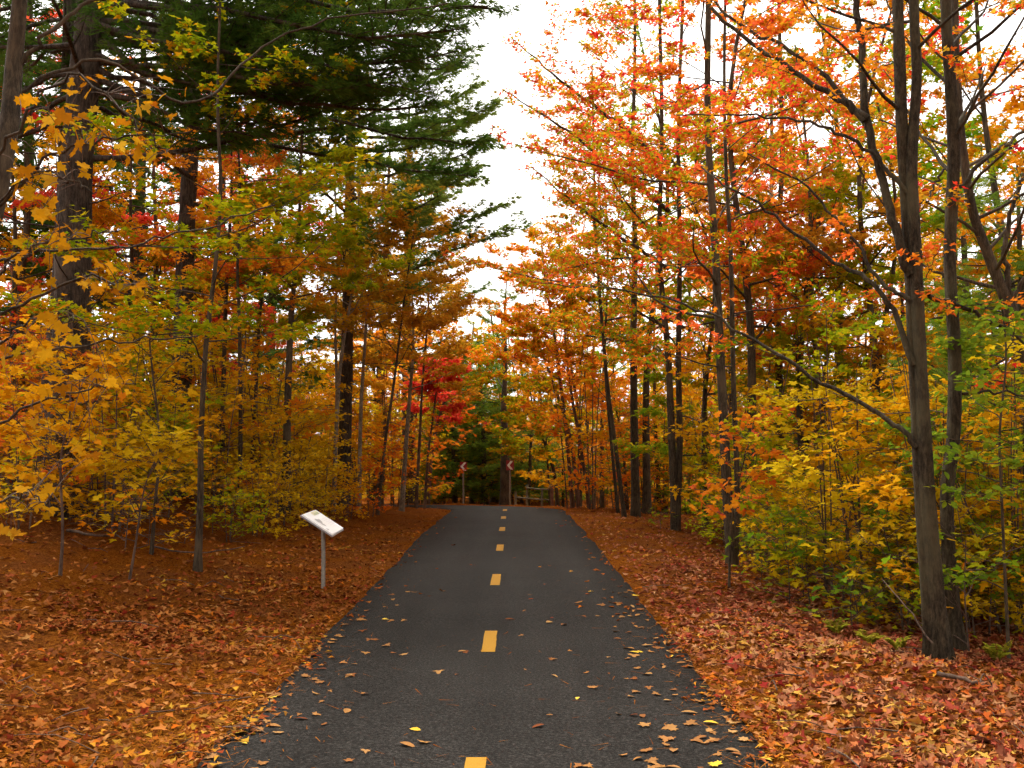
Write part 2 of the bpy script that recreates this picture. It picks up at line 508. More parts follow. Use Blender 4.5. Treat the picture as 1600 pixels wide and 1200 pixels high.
m0 = n.new('ShaderNodeMath'); m0.operation = 'ADD'; m1 = n.new('ShaderNodeMath'); m1.operation = 'MULTIPLY'; m1.inputs[1].default_value = .5
l.new(t2.outputs['Fac'], m0.inputs[0]); l.new(t4.outputs['Fac'], m0.inputs[1]); l.new(m0.outputs[0], m1.inputs[0])
l.new(m1.outputs[0], mr.inputs['Value']); l.new(mr.outputs[0], hs1.inputs['Value'])
b = n.new('ShaderNodeBsdfPrincipled'); b.inputs['Roughness'].default_value = .6; b.inputs['Specular IOR Level'].default_value = .02
l.new(hs1.outputs[0], b.inputs['Base Color'])
bp = n.new('ShaderNodeBump'); bp.inputs['Strength'].default_value = .6; bp.inputs['Distance'].default_value = .008
ad = n.new('ShaderNodeMath'); ad.operation = 'ADD'; l.new(t1.outputs['Fac'], ad.inputs[0]); l.new(t3.outputs['Fac'], ad.inputs[1])
l.new(ad.outputs[0], bp.inputs['Height']); l.new(bp.outputs[0], b.inputs['Normal']); l.new(b.outputs[0], out.inputs['Surface'])
path = link('path', mesh_from('path', V, quads=Q, smooth=True), am)
tag(path, 'dark asphalt path with a dashed yellow centre line', 'path', kind='structure')

pm, n, l, out = new_mat('yellow_paint')
g = n.new('ShaderNodeNewGeometry')
t1, t2 = noise(160, 5, .7), noise(20, 5)
r1 = ramp(n, [(.26, (.11, .075, .035)), (.37, (.30, .145, .010)), (.7, (.36, .185, .016))]); l.new(t1.outputs['Fac'], r1.inputs['Fac'])
b = n.new('ShaderNodeBsdfPrincipled'); b.inputs['Roughness'].default_value = .7; b.inputs['Specular IOR Level'].default_value = .08
bp = n.new('ShaderNodeBump'); bp.inputs['Strength'].default_value = .4; bp.inputs['Distance'].default_value = .004
l.new(t1.outputs['Fac'], bp.inputs['Height']); l.new(bp.outputs[0], b.inputs['Normal'])
l.new(r1.outputs['Color'], b.inputs['Base Color']); l.new(b.outputs[0], out.inputs['Surface'])
for k in range(-1, 7):
    y1 = 5.40 + 3.66 * k; y0 = y1 - .92
    ys = np.linspace(y0, y1, 8)
    cx = -.19 + .004 * math.sin(k * 2.3)
    Vd = []
    for y in ys:
        for s_ in (-.054, .054):
            e = rp_.normal(0, .0015)
            Vd.append((cx + s_ + e + (y - y0) * .006, y, float(zpath(y)) + .016))
    Qd = [(2 * a, 2 * a + 1, 2 * a + 3, 2 * a + 2) for a in range(7)]
    link('lane_dash', mesh_from('lane_dash', Vd, quads=Qd), pm, path)

# ------------------------------------------------------------------ tree growing
def unit(v):
    v = np.asarray(v, float)
    return v / (np.linalg.norm(v) + 1e-9)

def bough(p0, d0, L, rng, n=7, wig=.12, lift=.0, droop=.0):
    pts = [np.asarray(p0, float)]
    d = unit(d0)
    st = L / (n - 1)
    for k in range(n - 1):
        d = unit(d + rng.normal(0, wig, 3) * np.array([1, 1, .7]) + np.array([0, 0, (lift - droop * k / n)]))
        pts.append(pts[-1] + d * st)
    return np.array(pts)

def along(pts, t):
    n = len(pts) - 1
    f = t * n
    i = min(int(f), n - 1); f -= i
    return pts[i] * (1 - f) + pts[i + 1] * f, unit(pts[i + 1] - pts[i])

def ramify(limb, r, rng, tubes, segs, depth=2, dens=1.0, spread=.55, first=.2, wig=.14):
    """Side branches of a limb, lying in flat sprays; the last level's segments go to segs."""
    L = np.linalg.norm(np.diff(limb, axis=0), axis=1).sum()
    k = max(3, int(L * 3.0 * dens)) if depth == 2 else max(2, int(L * 4.5 * dens))
    sg = rng.choice([-1, 1])
    for q in range(k):
        t = first + (1 - first) * (q + rng.uniform(.1, .9)) / k
        p, d = along(limb, min(t, .999))
        sg = -sg
        sidev = unit(np.cross(d, [0, 0, 1]) * sg)
        dd = unit(d * rng.uniform(.5, 1.1) + sidev * rng.uniform(.6, 1.2) + np.array([0, 0, rng.normal(.08, .22)]))
        Ls = max(.22, L * spread * (1.08 - t) * rng.uniform(.6, 1.25))
        Ls = min(Ls, 1.7 if depth == 2 else .75)
        rr = max(.0022, r * (1 - t * .75) * .5)
        b = bough(p, dd, Ls, rng, n=5 if depth == 2 else 4, wig=wig, lift=.02)
        tubes.add(b, np.linspace(rr, max(.0016, rr * .3), len(b)), 4 if depth == 2 else 3)
        if depth == 2:
            ramify(b, rr, rng, tubes, segs, 1, dens, spread=.55, first=.15, wig=wig)
            segs.append(b[-3:])
        else:
            segs.append(b)
    segs.append(limb[-2:])

def leaves_on(segs, N, rng, tpl, size, clump=.5, grad=None, lay=.55, off=.06, droop=.35, keep=None):
    A = np.concatenate([s[:-1] for s in segs]); B = np.concatenate([s[1:] for s in segs])
    ids = np.concatenate([np.full(len(s) - 1, k) for k, s in enumerate(segs)])
    w = np.linalg.norm(B - A, axis=1); w /= w.sum()
    pick = rng.choice(len(A), N, p=w)
    t = rng.uniform(0, 1, N)[:, None]
    d = norm(B[pick] - A[pick])
    pos = A[pick] * (1 - t) + B[pick] * t
    sidev = norm(np.cross(d, [0, 0, 1]) + 1e-6) * rng.choice([-1, 1], N)[:, None]
    pos = pos + sidev * rng.uniform(.2, 1, N)[:, None] * off * 1.6 + rng.normal(0, off * .5, (N, 3)) - np.array([0, 0, off * .4])
    nr = np.array([0, 0, 1.0]) + rng.normal(0, lay, (N, 3))
    tip = d * .6 + sidev * .8 + rng.normal(0, .45, (N, 3)) - np.array([0, 0, droop])
    sz = size * rng.uniform(.62, 1.2, N)
    crnd = rng.uniform(0, 1, len(segs))
    rn = clump * crnd[ids[pick]] + (1 - clump) * rng.uniform(0, 1, N)
    if grad is not None:
        rn = np.clip(.55 * rn + .45 * grad(pos), 0, 1)
    if keep is not None:
        m = keep(pos)
        pos, nr, tip, sz, rn = pos[m], nr[m], tip[m], sz[m], rn[m]
    return scatter(tpl, pos, nr, tip, sz, rn)

def thin_top(p, rng):
    # leaves above the frame are thinned so skylight reaches the understory
    row = 600 - FPX * (-p[:, 1] * _s + (p[:, 2] - CAMZ) * _c) / (p[:, 1] * _c + (p[:, 2] - CAMZ) * _s)
    return (row > -60) | (rng.uniform(0, 1, len(p)) < .25)

def tree(name, label, cat, group, trunks, bark, seed, limbs=14, t0=.35, Lmax=2.4, leaves=5000, leaf='gold', tpl=LEAF_LO, size=.10,
         bias=(0, 0, 0), elev=(.25, .9), manual=(), clump=.5, grad=None, dens=1.0, sides=10, lay=.55, keep=None, lump=.05,
         flare=.5, top=1.0, loc=None, local=False, twig_leafless=0, wig=.13, limb_r=.38, leaf_mix=None, taperL=.65, maxlimb=99):
    """trunks: list of (control points, r0, r1).  All in world space; the Empty sits at the base."""
    rng = np.random.default_rng(seed)
    base = np.array(trunks[0][0][0], float)
    root = empty(name, base if not local else (0, 0, 0))
    tag(root, label, cat, group)
    O = base if not local else np.zeros(3)
    segs = []
    twigs = Tubes()
    for (ctrl, r0, r1) in trunks:
        c = [np.asarray(p, float) - O for p in ctrl]
        c[0] = c[0] - np.array([0, 0, .15])
        pts = spline(c, max(16, int((9 if sides >= 14 else 5) * len(c))))
        H = np.linspace(0, 1, len(pts))
        rad = r0 + (r1 - r0) * H ** .9
        if local:
            twigs.add(pts, rad, sides, lump=lump, rng=rng, flare=flare)
        else:
            tb = Tubes(); tb.add(pts, rad, sides, lump=lump, rng=rng, flare=flare)
            link('trunk', tb.mesh('trunk'), BARK[bark], root)
        n_l = int(limbs / len(trunks))
        az = rng.uniform(0, 6.28)
        for q in range(n_l):
            t = t0 + (top - t0) * (q + rng.uniform(.1, .9)) / max(n_l, 1)
            p, d = along(pts, min(t, .995))
            az += 2.4 + rng.uniform(-.5, .5)
            e = rng.uniform(*elev)
            dd = unit(np.array([math.cos(az) * math.cos(e), math.sin(az) * math.cos(e), math.sin(e)]) + np.array(bias) * rng.uniform(.3, 1))
            f = (t - t0) / (top - t0 + 1e-6)
            L = Lmax * (1 - taperL * f ** 1.6) * rng.uniform(.65, 1.15) * (.75 + .25 * min(1, f * 4))
            rr = max(.006, (r0 + (r1 - r0) * t) * limb_r)
            b = bough(p, dd, L, rng, n=8, wig=wig, lift=.03)
            if q < maxlimb:
                tl = Tubes(); tl.add(b, np.linspace(rr, rr * .22, len(b)), 6)
                link('limb', tl.mesh('limb'), BARK[bark], root)
            else:
                twigs.add(b, np.linspace(rr, rr * .22, len(b)), 5)
            ramify(b, rr * .6, rng, twigs, segs, 2, dens, wig=wig)
        segs.append(pts[-3:])
    for mlimb in manual:
        pts_, r0, r1 = mlimb[:3]
        br = mlimb[3] if len(mlimb) > 3 else 1.0
        c = spline([np.asarray(p, float) - O for p in pts_], 5 * len(pts_))
        c[1:-1] += rng.normal(0, .012, c[1:-1].shape)
        tl = Tubes(); tl.add(c, np.linspace(r0, r1, len(c)), 7, lump=.04, rng=rng)
        link('limb', tl.mesh('limb'), BARK[bark], root)
        if br > 0:
            ramify(c, r0 * .45, rng, twigs, segs, 2, dens * br, first=.25, wig=wig)
    if twigs.V:
        if local: link('trunk', twigs.mesh('trunk'), BARK[bark], root)
        else: tag(link('branchwork', twigs.mesh('branchwork'), BARK[bark], root), kind='stuff')
    if leaves:
        mixes = leaf_mix or [(leaf, 1.0)]
        for mt, fr in mixes:
            kp = (lambda p: thin_top(p + O, rng)) if not local else None
            v, t, r = leaves_on(segs, int(leaves * fr), rng, tpl, size, clump, (lambda p: grad(p + O)) if grad else None, lay, off=size * .6, keep=kp)
            co = link('crown', mesh_from('crown', v, tris=t, rnd=r), LM[mt], root, own=local)
            co['kind'] = 'stuff'
    return root, segs

def pine(name, label, cat, group, ctrl, r0, r1, seed, zlo, zhi, boughs=40, Lmax=5.5, bark='pine', leaf='needle', tpl=TUFT, size=.13, dens=1.0,
         bias=(0, 0, 0), dead=8, local=False, elev=(-.1, .25), step=.16, sides=16, extra=()):
    rng = np.random.default_rng(seed)
    base = np.array(ctrl[0], float)
    root = empty(name, base if not local else (0, 0, 0))
    tag(root, label, cat, group)
    O = base if not local else np.zeros(3)
    c = [np.asarray(p, float) - O for p in ctrl]
    c[0] = c[0] - np.array([0, 0, .2])
    pts = spline(c, 40)
    zs = pts[:, 2] + O[2]
    tw = Tubes()
    tb = tw if local else Tubes()
    tb.add(pts, r0 + (r1 - r0) * np.linspace(0, 1, 40), sides, lump=.05, rng=rng, flare=.55)
    if not local: link('trunk', tb.mesh('trunk'), BARK[bark], root)
    tp, tn, tt, tr = [], [], [], []
    def dress(b, rr, L):
        for q in range(int(L / step)):
            t = .22 + .78 * (q + rng.uniform(0, 1)) / int(L / step)
            p, d = along(b, min(t, .999))
            sg = 1 if q % 2 else -1
            sd = unit(np.cross(d, [0, 0, 1])) * sg
            dd = unit(d * rng.uniform(.7, 1.2) + sd * rng.uniform(.6, 1.2) + np.array([0, 0, rng.normal(.12, .14)]))
            Ls = (.35 + .30 * L * (1 - t) + .12) * rng.uniform(.6, 1.2)
            Ls = min(Ls, 1.5)
            s_ = bough(p, dd, Ls, rng, n=5, wig=.1, lift=.05)
            tw.add(s_, np.linspace(max(.003, rr * .25), .002, 5), 3)
            m = max(3, int(Ls * 34 * dens))
            cr = rng.uniform(0, 1)
            f = np.clip(.1 + .9 * rng.uniform(0, 1, m), 0, .999) * 4
            k = f.astype(int); f = (f - k)[:, None]
            d2 = norm(s_[k + 1] - s_[k])
            p2 = s_[k] * (1 - f) + s_[k + 1] * f
            sd2 = norm(np.cross(d2, [0, 0, 1.])) * rng.choice([-1, 1], m)[:, None]
            tp.append(p2 + sd2 * rng.uniform(0, .14, m)[:, None] + np.array([0, 0, 1]) * rng.uniform(-.03, .06, m)[:, None])
            tn.append(np.array([0, 0, 1]) + rng.normal(0, .3, (m, 3)))
            tt.append(d2 + sd2 * rng.uniform(0, 1.1, m)[:, None] + np.array([0, 0, 1]) * rng.uniform(-.1, .4, m)[:, None])
            tr.append(.5 * cr + .5 * rng.uniform(0, 1, m))
    az = rng.uniform(0, 6.28)
    for q in range(boughs):
        f = (q + rng.uniform(0, 1)) / boughs
        z = zlo + (zhi - zlo) * f
        k = int(np.clip(np.searchsorted(zs, z), 1, len(pts) - 1))
        p = pts[k] * 1.0; p[2] = z - O[2]
        az += 2.4 + rng.uniform(-.4, .4)
        e = rng.uniform(*elev)
        dd = unit(np.array([math.cos(az) * math.cos(e), math.sin(az) * math.cos(e), math.sin(e)]) + np.array(bias) * rng.uniform(.4, 1))
        L = Lmax * (1 - .75 * f ** 1.5) * rng.uniform(.7, 1.1)
        rr = max(.012, .012 * L)
        b = bough(p, dd, L, rng, n=9, wig=.06, lift=.035)
        if local: tw.add(b, np.linspace(rr, rr * .2, 9), 5)
        else:
            tl = Tubes(); tl.add(b, np.linspace(rr, rr * .2, 9), 6)
            link('bough', tl.mesh('bough'), BARK[bark], root)
        dress(b, rr, L)
    for (cp, rr) in extra:
        b = spline([np.asarray(p, float) - O for p in cp], 12)
        b[1:-1] += rng.normal(0, .03, b[1:-1].shape)
        tl = Tubes(); tl.add(b, np.linspace(rr, rr * .2, 12), 6)
        link('bough', tl.mesh('bough'), BARK[bark], root)
        dress(b, rr, np.linalg.norm(np.diff(b, axis=0), axis=1).sum())
    for q in range(dead):
        z = rng.uniform(zlo * .35, zlo + .4)
        k = int(np.clip(np.searchsorted(zs, z), 1, len(pts) - 1))
        a = rng.uniform(0, 6.28)
        b = bough(pts[k], (math.cos(a), math.sin(a), rng.uniform(-.15, .2)), rng.uniform(.8, 2.4), rng, n=7, wig=.1)
        tw.add(b, np.linspace(.016, .004, 7), 4)
        for _ in range(4):
            p, d = along(b, rng.uniform(.3, .95))
            b2 = bough(p, d + rng.normal(0, .6, 3), rng.uniform(.3, .8), rng, n=4, wig=.15)
            tw.add(b2, np.linspace(.006, .002, 4), 3)
    if local: link('trunk', tw.mesh('trunk'), BARK[bark], root)
    else: tag(link('branchwork', tw.mesh('branchwork'), BARK[bark], root), kind='stuff')
    tp, tn, tt, tr = map(np.concatenate, (tp, tn, tt, tr))
    v, t, r = scatter(tpl, tp, tn, tt, size * rng.uniform(.75, 1.2, len(tp)), tr)
    co = link('crown', mesh_from('crown', v, tris=t, rnd=r), LM[leaf], root, own=local)
    co['kind'] = 'stuff'
    return root

def copy_tree(src, loc, rz=0, sc=1.0, label=None, group=None, mat=None, lean=(0, 0)):
    c = src.copy(); COL.objects.link(c)
    c.location = loc; c.rotation_euler = (lean[0], lean[1], rz); c.scale = (sc, sc, sc)
    if label: c['label'] = label
    if group: c['group'] = group
    for ch in list(src.children):
        d = ch.copy(); COL.objects.link(d); d.parent = c
        if mat and ch.name.startswith('crown'):
            d.material_slots[0].link = 'OBJECT'
            d.material_slots[0].material = LM[mat]
    return c

ORD = ['first', 'second', 'third', 'fourth', 'fifth', 'sixth', 'seventh', 'eighth', 'ninth', 'tenth', 'eleventh', 'twelfth', 'thirteenth',
       'fourteenth', 'fifteenth', 'sixteenth', 'seventeenth', 'eighteenth', 'nineteenth', 'twentieth'] + \
      ['twenty-' + w for w in ('first', 'second', 'third', 'fourth', 'fifth', 'sixth', 'seventh', 'eighth', 'ninth')]
CN = {'gold': 'golden', 'yellow': 'yellow', 'amber': 'amber', 'orange': 'orange', 'redor': 'red-orange', 'red': 'red', 'olive': 'olive-yellow',
      'mixgreen': 'green-and-orange', 'green': 'green', 'brown': 'brownish gold', 'needle': 'dark green', 'needle_light': 'pale green', 'hemlock': 'dark green'}
def batch(protos, spots, group, cat, fmt, seed=0):
    """spots: (photo column, distance, scale, leaf colour).  Each copy gets a label of its own."""
    rng = random.Random(seed)
    used = set()
    items = []
    for k, (px, d, sc, mt) in enumerate(sorted(spots)):
        src = protos[(k * 7 + rng.randrange(len(protos))) % len(protos)]
        p = G(px, d)
        p[2] -= .05
        rz = rng.uniform(0, 6.28)
        ln = (rng.gauss(0, .035), rng.gauss(0, .035))
        if id(src) in used:
            c = copy_tree(src, p, rz, sc, mat=mt, lean=ln)
        else:
            used.add(id(src))
            c = src
            c.location = p; c.rotation_euler = (*ln, rz); c.scale = (sc,) * 3
            for ch in c.children:
                if ch.name.startswith('crown') and mt:
                    ch.material_slots[0].link = 'OBJECT'; ch.material_slots[0].material = LM[mt]
        items.append((c, mt, px))
    cnt, tot = {}, {}
    for c, mt, px in items: tot[mt] = tot.get(mt, 0) + 1
    for c, mt, px in items:
        k = cnt.get(mt, 0); cnt[mt] = k + 1
        nth = ORD[k] + ' from the left of the' if tot[mt] > 1 else 'the only one of the'
        c['label'] = fmt.format(nth=nth, col=CN[mt])
        c['group'] = group; c['category'] = cat
    for s_ in protos:                          # a source no spot used is removed
        if id(s_) not in used:
            for ch in list(s_.children): bpy.data.objects.remove(ch)
            bpy.data.objects.remove(s_)
    return [c for c, _, _ in items]

def V3(x, y, z): return np.array([x, y, z], float)

# ================================================================== trees on the right of the path
# near clump of maple stems at the right edge
d1 = 8.2
b1 = G(1466, d1)
b1b = b1 + V3(.10, .42, 0)
tree('maple_tree', 'grey multi-stemmed maple nearest the camera on the right verge', 'tree', None,
     [([b1, P(1452, 800, d1), P(1440, 600, d1), P(1430, 400, d1), P(1424, 260, d1), P(1432, 120, d1), P(1428, 0, d1), P(1435, -220, d1), P(1440, -520, d1)], .062, .030),
      ([b1 + V3(-.07, .04, 0), P(1440, 800, d1 + .05), P(1430, 600, d1 + .05), P(1422, 420, d1 + .05), P(1412, 260, d1 + .05), P(1406, 100, d1), P(1402, -40, d1), P(1392, -500, d1)], .050, .042)],
     'maple', 11, limbs=10, t0=.60, Lmax=2.3, leaves=2300, tpl=MAPLE_MID, size=.060, leaf='redor', elev=(.1, .7), bias=(-.5, .3, 0), dens=.8, sides=26, lump=.09, flare=.9, clump=.6,
     manual=[
         ([P(1432, 700, d1), P(1380, 650, d1 + .1), P(1300, 605, d1 + .3), P(1200, 545, d1 + .5), P(1100, 488, d1 + .8), P(1000, 458, d1 + 1.1), P(900, 446, d1 + 1.4), P(820, 438, d1 + 1.6)], .023, .002, .12),
         ([P(1428, 570, d1), P(1400, 500, d1 + .1), P(1360, 440, d1 + .2), P(1290, 400, d1 + .4), P(1200, 330, d1 + .6), P(1130, 285, d1 + .7), P(1085, 250, d1 + .9)], .026, .006, .35),
         ([P(1424, 430, d1), P(1405, 380, d1), P(1385, 310, d1 + .1), P(1362, 210, d1 + .2), P(1346, 90, d1 + .3), P(1338, -20, d1 + .4), P(1325, -260, d1 + .6)], .042, .026, .35),
         ([P(1356, 185, d1 + .2), P(1320, 160, d1 + .3), P(1260, 125, d1 + .5), P(1180, 70, d1 + .7), P(1120, 20, d1 + .8), P(1060, -60, d1 + 1.)], .030, .012, .6),
         ([P(1350, 190, d1 + .2), P(1290, 120, d1 + .4), P(1230, 75, d1 + .6), P(1150, 35, d1 + .7), P(1090, -30, d1 + .9)], .024, .010, .6),
         ([P(1418, 300, d1), P(1360, 240, d1 + .1), P(1280, 195, d1 + .2), P(1180, 182, d1 + .3), P(1050, 180, d1 + .3)], .020, .005, .25),
         ([P(1425, 470, d1), P(1380, 440, d1 + .1), P(1330, 370, d1 + .3), P(1260, 290, d1 + .5), P(1160, 235, d1 + .7)], .020, .006, .3),
         ([P(1450, 460, d1), P(1500, 480, d1 + .2), P(1560, 510, d1 + .3), P(1640, 560, d1 + .4)], .022, .010, .1),
         ([P(1425, 450, d1), P(1440, 445, d1 - .15), P(1452, 420, d1 - .2), P(1470, 380, d1 - .25)], .006, .003, .2),
     ])
d2 = 8.75
b2 = G(1484, d2)
tree('maple_tree', 'single dark leaning trunk just behind the grey multi-stemmed maple', 'tree', None,
     [([b2, P(1480, 800, d2), P(1490, 680, d2), P(1492, 560, d2), P(1484, 400, d2), P(1490, 250, d2), P(1484, 120, d2), P(1478, 0, d2), P(1476, -350, d2)], .058, .045)],
     'maple', 12, limbs=10, t0=.58, Lmax=2.2, leaves=2300, tpl=MAPLE_MID, size=.060, leaf='redor', bias=(.5, .4, 0), dens=.8, sides=22, lump=.09, flare=.8, elev=(.1, .8), leaf_mix=[('redor', .5), ('brown', .5)],
     manual=[([P(1494, 620, d2), P(1540, 612, d2 + .1), P(1600, 618, d2 + .3), P(1680, 640, d2 + .4)], .014, .006, .1),
             ([P(1488, 300, d2), P(1540, 250, d2), P(1600, 205, d2 + .2), P(1660, 150, d2 + .3)], .022, .008, .6),
             ([P(1474, 265, d2), P(1455, 300, d2 - .1), P(1430, 330, d2 - .3)], .012, .005, .2)])

# dark tree at the far right edge
d3 = 10.5
tree('leaning_tree', 'dark crooked tree leaning in at the right edge of the picture', 'tree', None,
     [([G(1625, d3), P(1612, 800, d3), P(1605, 600, d3), P(1575, 480, d3), P(1545, 400, d3), P(1520, 330, d3), P(1505, 240, d3), P(1495, 120, d3), P(1490, -80, d3)], .075, .035)],
     'dark', 13, limbs=14, t0=.4, Lmax=2.5, leaves=3800, tpl=MAPLE_MID, size=.062, leaf='amber', bias=(.2, .2, 0), dens=.8, leaf_mix=[('amber', .5), ('brown', .5)],
     manual=[([P(1585, 520, d3), P(1575, 440, d3), P(1572, 370, d3), P(1590, 300, d3), P(1620, 220, d3)], .036, .015, .6),
             ([P(1575, 480, d3), P(1600, 430, d3), P(1640, 380, d3)], .026, .01, .5)])

def side_row(name, label, px, d, ctrl, r0, r1, seed, **kw):
    return tree(name, label, 'tree', None, [([G(px, d)] + [P(x, y, d + dd) for x, y, dd in c], a, b_) for c, a, b_ in ctrl], kw.pop('bark', 'dark'), seed, **kw)

side_row('maple_tree', 'twin-stemmed dark maple on the right verge behind the red-orange sapling', 1142, 13.7,
     [([(1136, 760, 0), (1128, 600, 0), (1118, 400, 0), (1106, 200, 0), (1107, 0, 0), (1112, -300, 0), (1105, -700, 0)], .078, .025),
      ([(1152, 780, .2), (1146, 600, .2), (1142, 400, .2), (1134, 250, .2), (1132, 60, .3), (1140, -200, .3)], .045, .016)], 0, 0, 21,
     grad=lambda p: np.clip((p[:, 2] - 2.2) / (4.6), 0, 1), limbs=26, t0=.34, Lmax=3.2, leaves=17500, leaf='redor', size=.078, tpl=LEAF_LO, elev=(-.1, .6), bias=(-.35, -.1, 0), leaf_mix=[('redor', .5), ('orange', .12), ('mixgreen', .38)], taperL=.4)
side_row('maple_tree', 'pair of straight dark trunks close together on the right verge midway', 1054, 20.0,
     [([(1050, 700, 0), (1044, 560, 0), (1036, 470, 0), (1030, 380, 0), (1034, 200, 0), (1030, -50, 0), (1034, -300, 0)], .082, .025),
      ([(1062, 700, .1), (1060, 560, .1), (1062, 400, .1), (1060, 200, .1), (1068, -50, .1), (1066, -250, .2)], .075, .022)], 0, 0, 22,
     grad=lambda p: np.clip((p[:, 2] - 2.2) / (6.5), 0, 1), limbs=32, t0=.28, Lmax=4.2, leaves=22000, leaf='orange', size=.090, elev=(-.15, .5), bias=(-.4, -.1, 0), leaf_mix=[('redor', .45), ('amber', .1), ('mixgreen', .45)], taperL=.45,
     manual=[([P(1045, 330, 20), P(960, 260, 19.6), P(880, 200, 19.2), P(785, 140, 19)], .05, .01, 1.2), ([P(1045, 260, 20), P(960, 190, 19.4), P(880, 130, 19), P(800, 60, 18.6)], .05, .01, 1.2),
             ([P(1045, 420, 20), P(970, 370, 19.6), P(900, 320, 19.4), P(830, 260, 19.2)], .04, .01, 1.1)])
side_row('maple_tree', 'single straight dark trunk on the right verge before the path bends', 992, 24.8,
     [([(991, 650, 0), (990, 500, 0), (992, 380, 0), (988, 250, 0), (992, 80, 0), (990, -150, 0)], .11, .028)], 0, 0, 23,
     grad=lambda p: np.clip((p[:, 2] - 2.2) / (7.5), 0, 1), limbs=28, t0=.25, Lmax=3.8, leaves=13000, leaf='orange', size=.10, elev=(-.1, .5), bias=(-.35, -.1, 0), leaf_mix=[('redor', .45), ('amber', .15), ('mixgreen', .40)], taperL=.5)
side_row('slender_maple', 'slender stem leaning left, beside the single straight trunk on the right', 976, 24.0,
     [([(962, 700, 0), (948, 590, 0), (938, 470, 0), (930, 360, 0), (928, 240, 0), (925, 100, 0)], .055, .018)], 0, 0, 24,
     grad=lambda p: np.clip((p[:, 2] - 2.2) / (7.5), 0, 1), limbs=14, t0=.35, Lmax=2.2, leaves=3600, leaf='mixgreen', size=.10, bias=(-.3, 0, 0), leaf_mix=[('mixgreen', .6), ('orange', .4)])
side_row('slender_maple', 'thinnest dark stem left of the single straight trunk on the right', 966, 25.5,
     [([(955, 690, 0), (945, 560, 0), (950, 420, 0), (946, 300, 0)], .045, .015)], 0, 0, 25,
     limbs=10, t0=.35, Lmax=1.9, leaves=2400, leaf='mixgreen', size=.11, leaf_mix=[('mixgreen', .5), ('amber', .5)])
side_row('slender_maple', 'pale brown stem leaning left where the right verge meets the bend', 895, 30.0,
     [([(886, 690, 0), (876, 600, 0), (866, 520, 0), (852, 440, 0), (846, 380, 0)], .065, .02)], 0, 0, 26, bark='brown',
     limbs=20, t0=.4, Lmax=3.0, leaves=9500, leaf='orange', size=.12, bias=(-.4, -.2, 0), leaf_mix=[('orange', .5), ('amber', .35), ('olive', .15)], elev=(-.1, .6))
side_row('slender_maple', 'second pale brown leaning stem, right of the one at the bend', 922, 29.0,
     [([(906, 690, 0), (892, 610, 0), (884, 540, 0), (880, 450, 0), (872, 360, 0)], .055, .02)], 0, 0, 27, bark='brown',
     limbs=18, t0=.4, Lmax=2.7, leaves=7500, leaf='amber', size=.12, bias=(-.2, -.2, 0), leaf_mix=[('orange', .45), ('gold', .35), ('olive', .2)], elev=(-.1, .7))
side_row('birch_tree', 'pale speckled birch trunk among the yellow leaves on the right', 1203, 23.0,
     [([(1203, 680, 0), (1204, 560, 0), (1200, 420, 0), (1206, 250, 0), (1202, 50, 0)], .10, .03)], 0, 0, 28, bark='birch',
     limbs=14, t0=.4, Lmax=2.4, leaves=4200, leaf='gold', size=.12, leaf_mix=[('olive', .4), ('redor', .6)])
side_row('maple_tree', 'dark trunk standing right beside the pale speckled birch', 1218, 21.0,
     [([(1218, 680, 0), (1217, 540, 0), (1214, 400, 0), (1222, 250, 0), (1218, 50, 0), (1215, -100, 0)], .10, .03)], 0, 0, 29,
     limbs=20, t0=.3, Lmax=2.8, leaves=7000, leaf='redor', size=.115, leaf_mix=[('redor', .6), ('brown', .4)])
side_row('maple_tree', 'forked brown tree right of the birch with bare upper twigs', 1282, 19.0,
     [([(1278, 700, 0), (1276, 560, 0), (1268, 460, 0), (1275, 380, 0), (1290, 260, 0)], .09, .03),
      ([(1284, 700, .1), (1292, 560, .1), (1310, 460, .2), (1340, 360, .3), (1352, 250, .3)], .06, .02)], 0, 0, 30, bark='brown',
     limbs=18, t0=.35, Lmax=2.2, leaves=2600, leaf='brown', size=.10, leaf_mix=[('brown', .6), ('redor', .4)])
# small red-orange sapling on the verge
side_row('maple_sapling', 'small red-orange maple sapling with drooping leaves on the right verge', 1135, 12.0,
     [([(1142, 830, 0), (1150, 770, 0), (1165, 710, 0), (1180, 650, 0)], .014, .005)], 0, 0, 31,
     limbs=12, t0=.25, Lmax=.62, leaves=340, leaf='red', size=.105, tpl=MAPLE_HI, dens=1.4, elev=(-.1, .5), leaf_mix=[('orange', .4), ('redor', .6)])
side_row('beech_sapling', 'small green-leaved sapling at the right edge beside the near maple', 1565, 8.6,
     [([(1566, 800, 0), (1562, 680, 0), (1572, 560, 0), (1565, 470, 0)], .014, .006)], 0, 0, 32,
     limbs=22, t0=.12, Lmax=1.1, leaves=1900, leaf='green', size=.075, tpl=OVAL, dens=1.3, elev=(-.2, .4))

# ================================================================== trees on the left of the path
L1 = 14.0
rx = np.random.default_rng(17)
ex1 = []
for k in range(17):
    ye = -110 + 280 * (k + rx.uniform(.2, .8)) / 17
    xe = rx.uniform(640, 775) - max(0, ye - 90) * 1.2
    de = L1 + rx.uniform(-2.4, 2.4)
    ys_ = ye - rx.uniform(20, 90)
    ex1.append(([P(152, ys_, L1), P(152 + (xe - 152) * .33, ys_ + rx.uniform(0, 40), L1 + (de - L1) * .4), P(152 + (xe - 152) * .7, ye + rx.uniform(0, 25), L1 + (de - L1) * .8), P(xe, ye, de)], .05))
for k in range(9):
    ye = 60 + 160 * k / 9
    xe = rx.uniform(330, 560); de = L1 + rx.uniform(-2.5, 2)
    ex1.append(([P(150, ye - 60, L1), P(250, ye - 30, L1 + (de - L1) * .4), P(xe - 80, ye, L1 + (de - L1) * .8), P(xe, ye + 10, de)], .045))
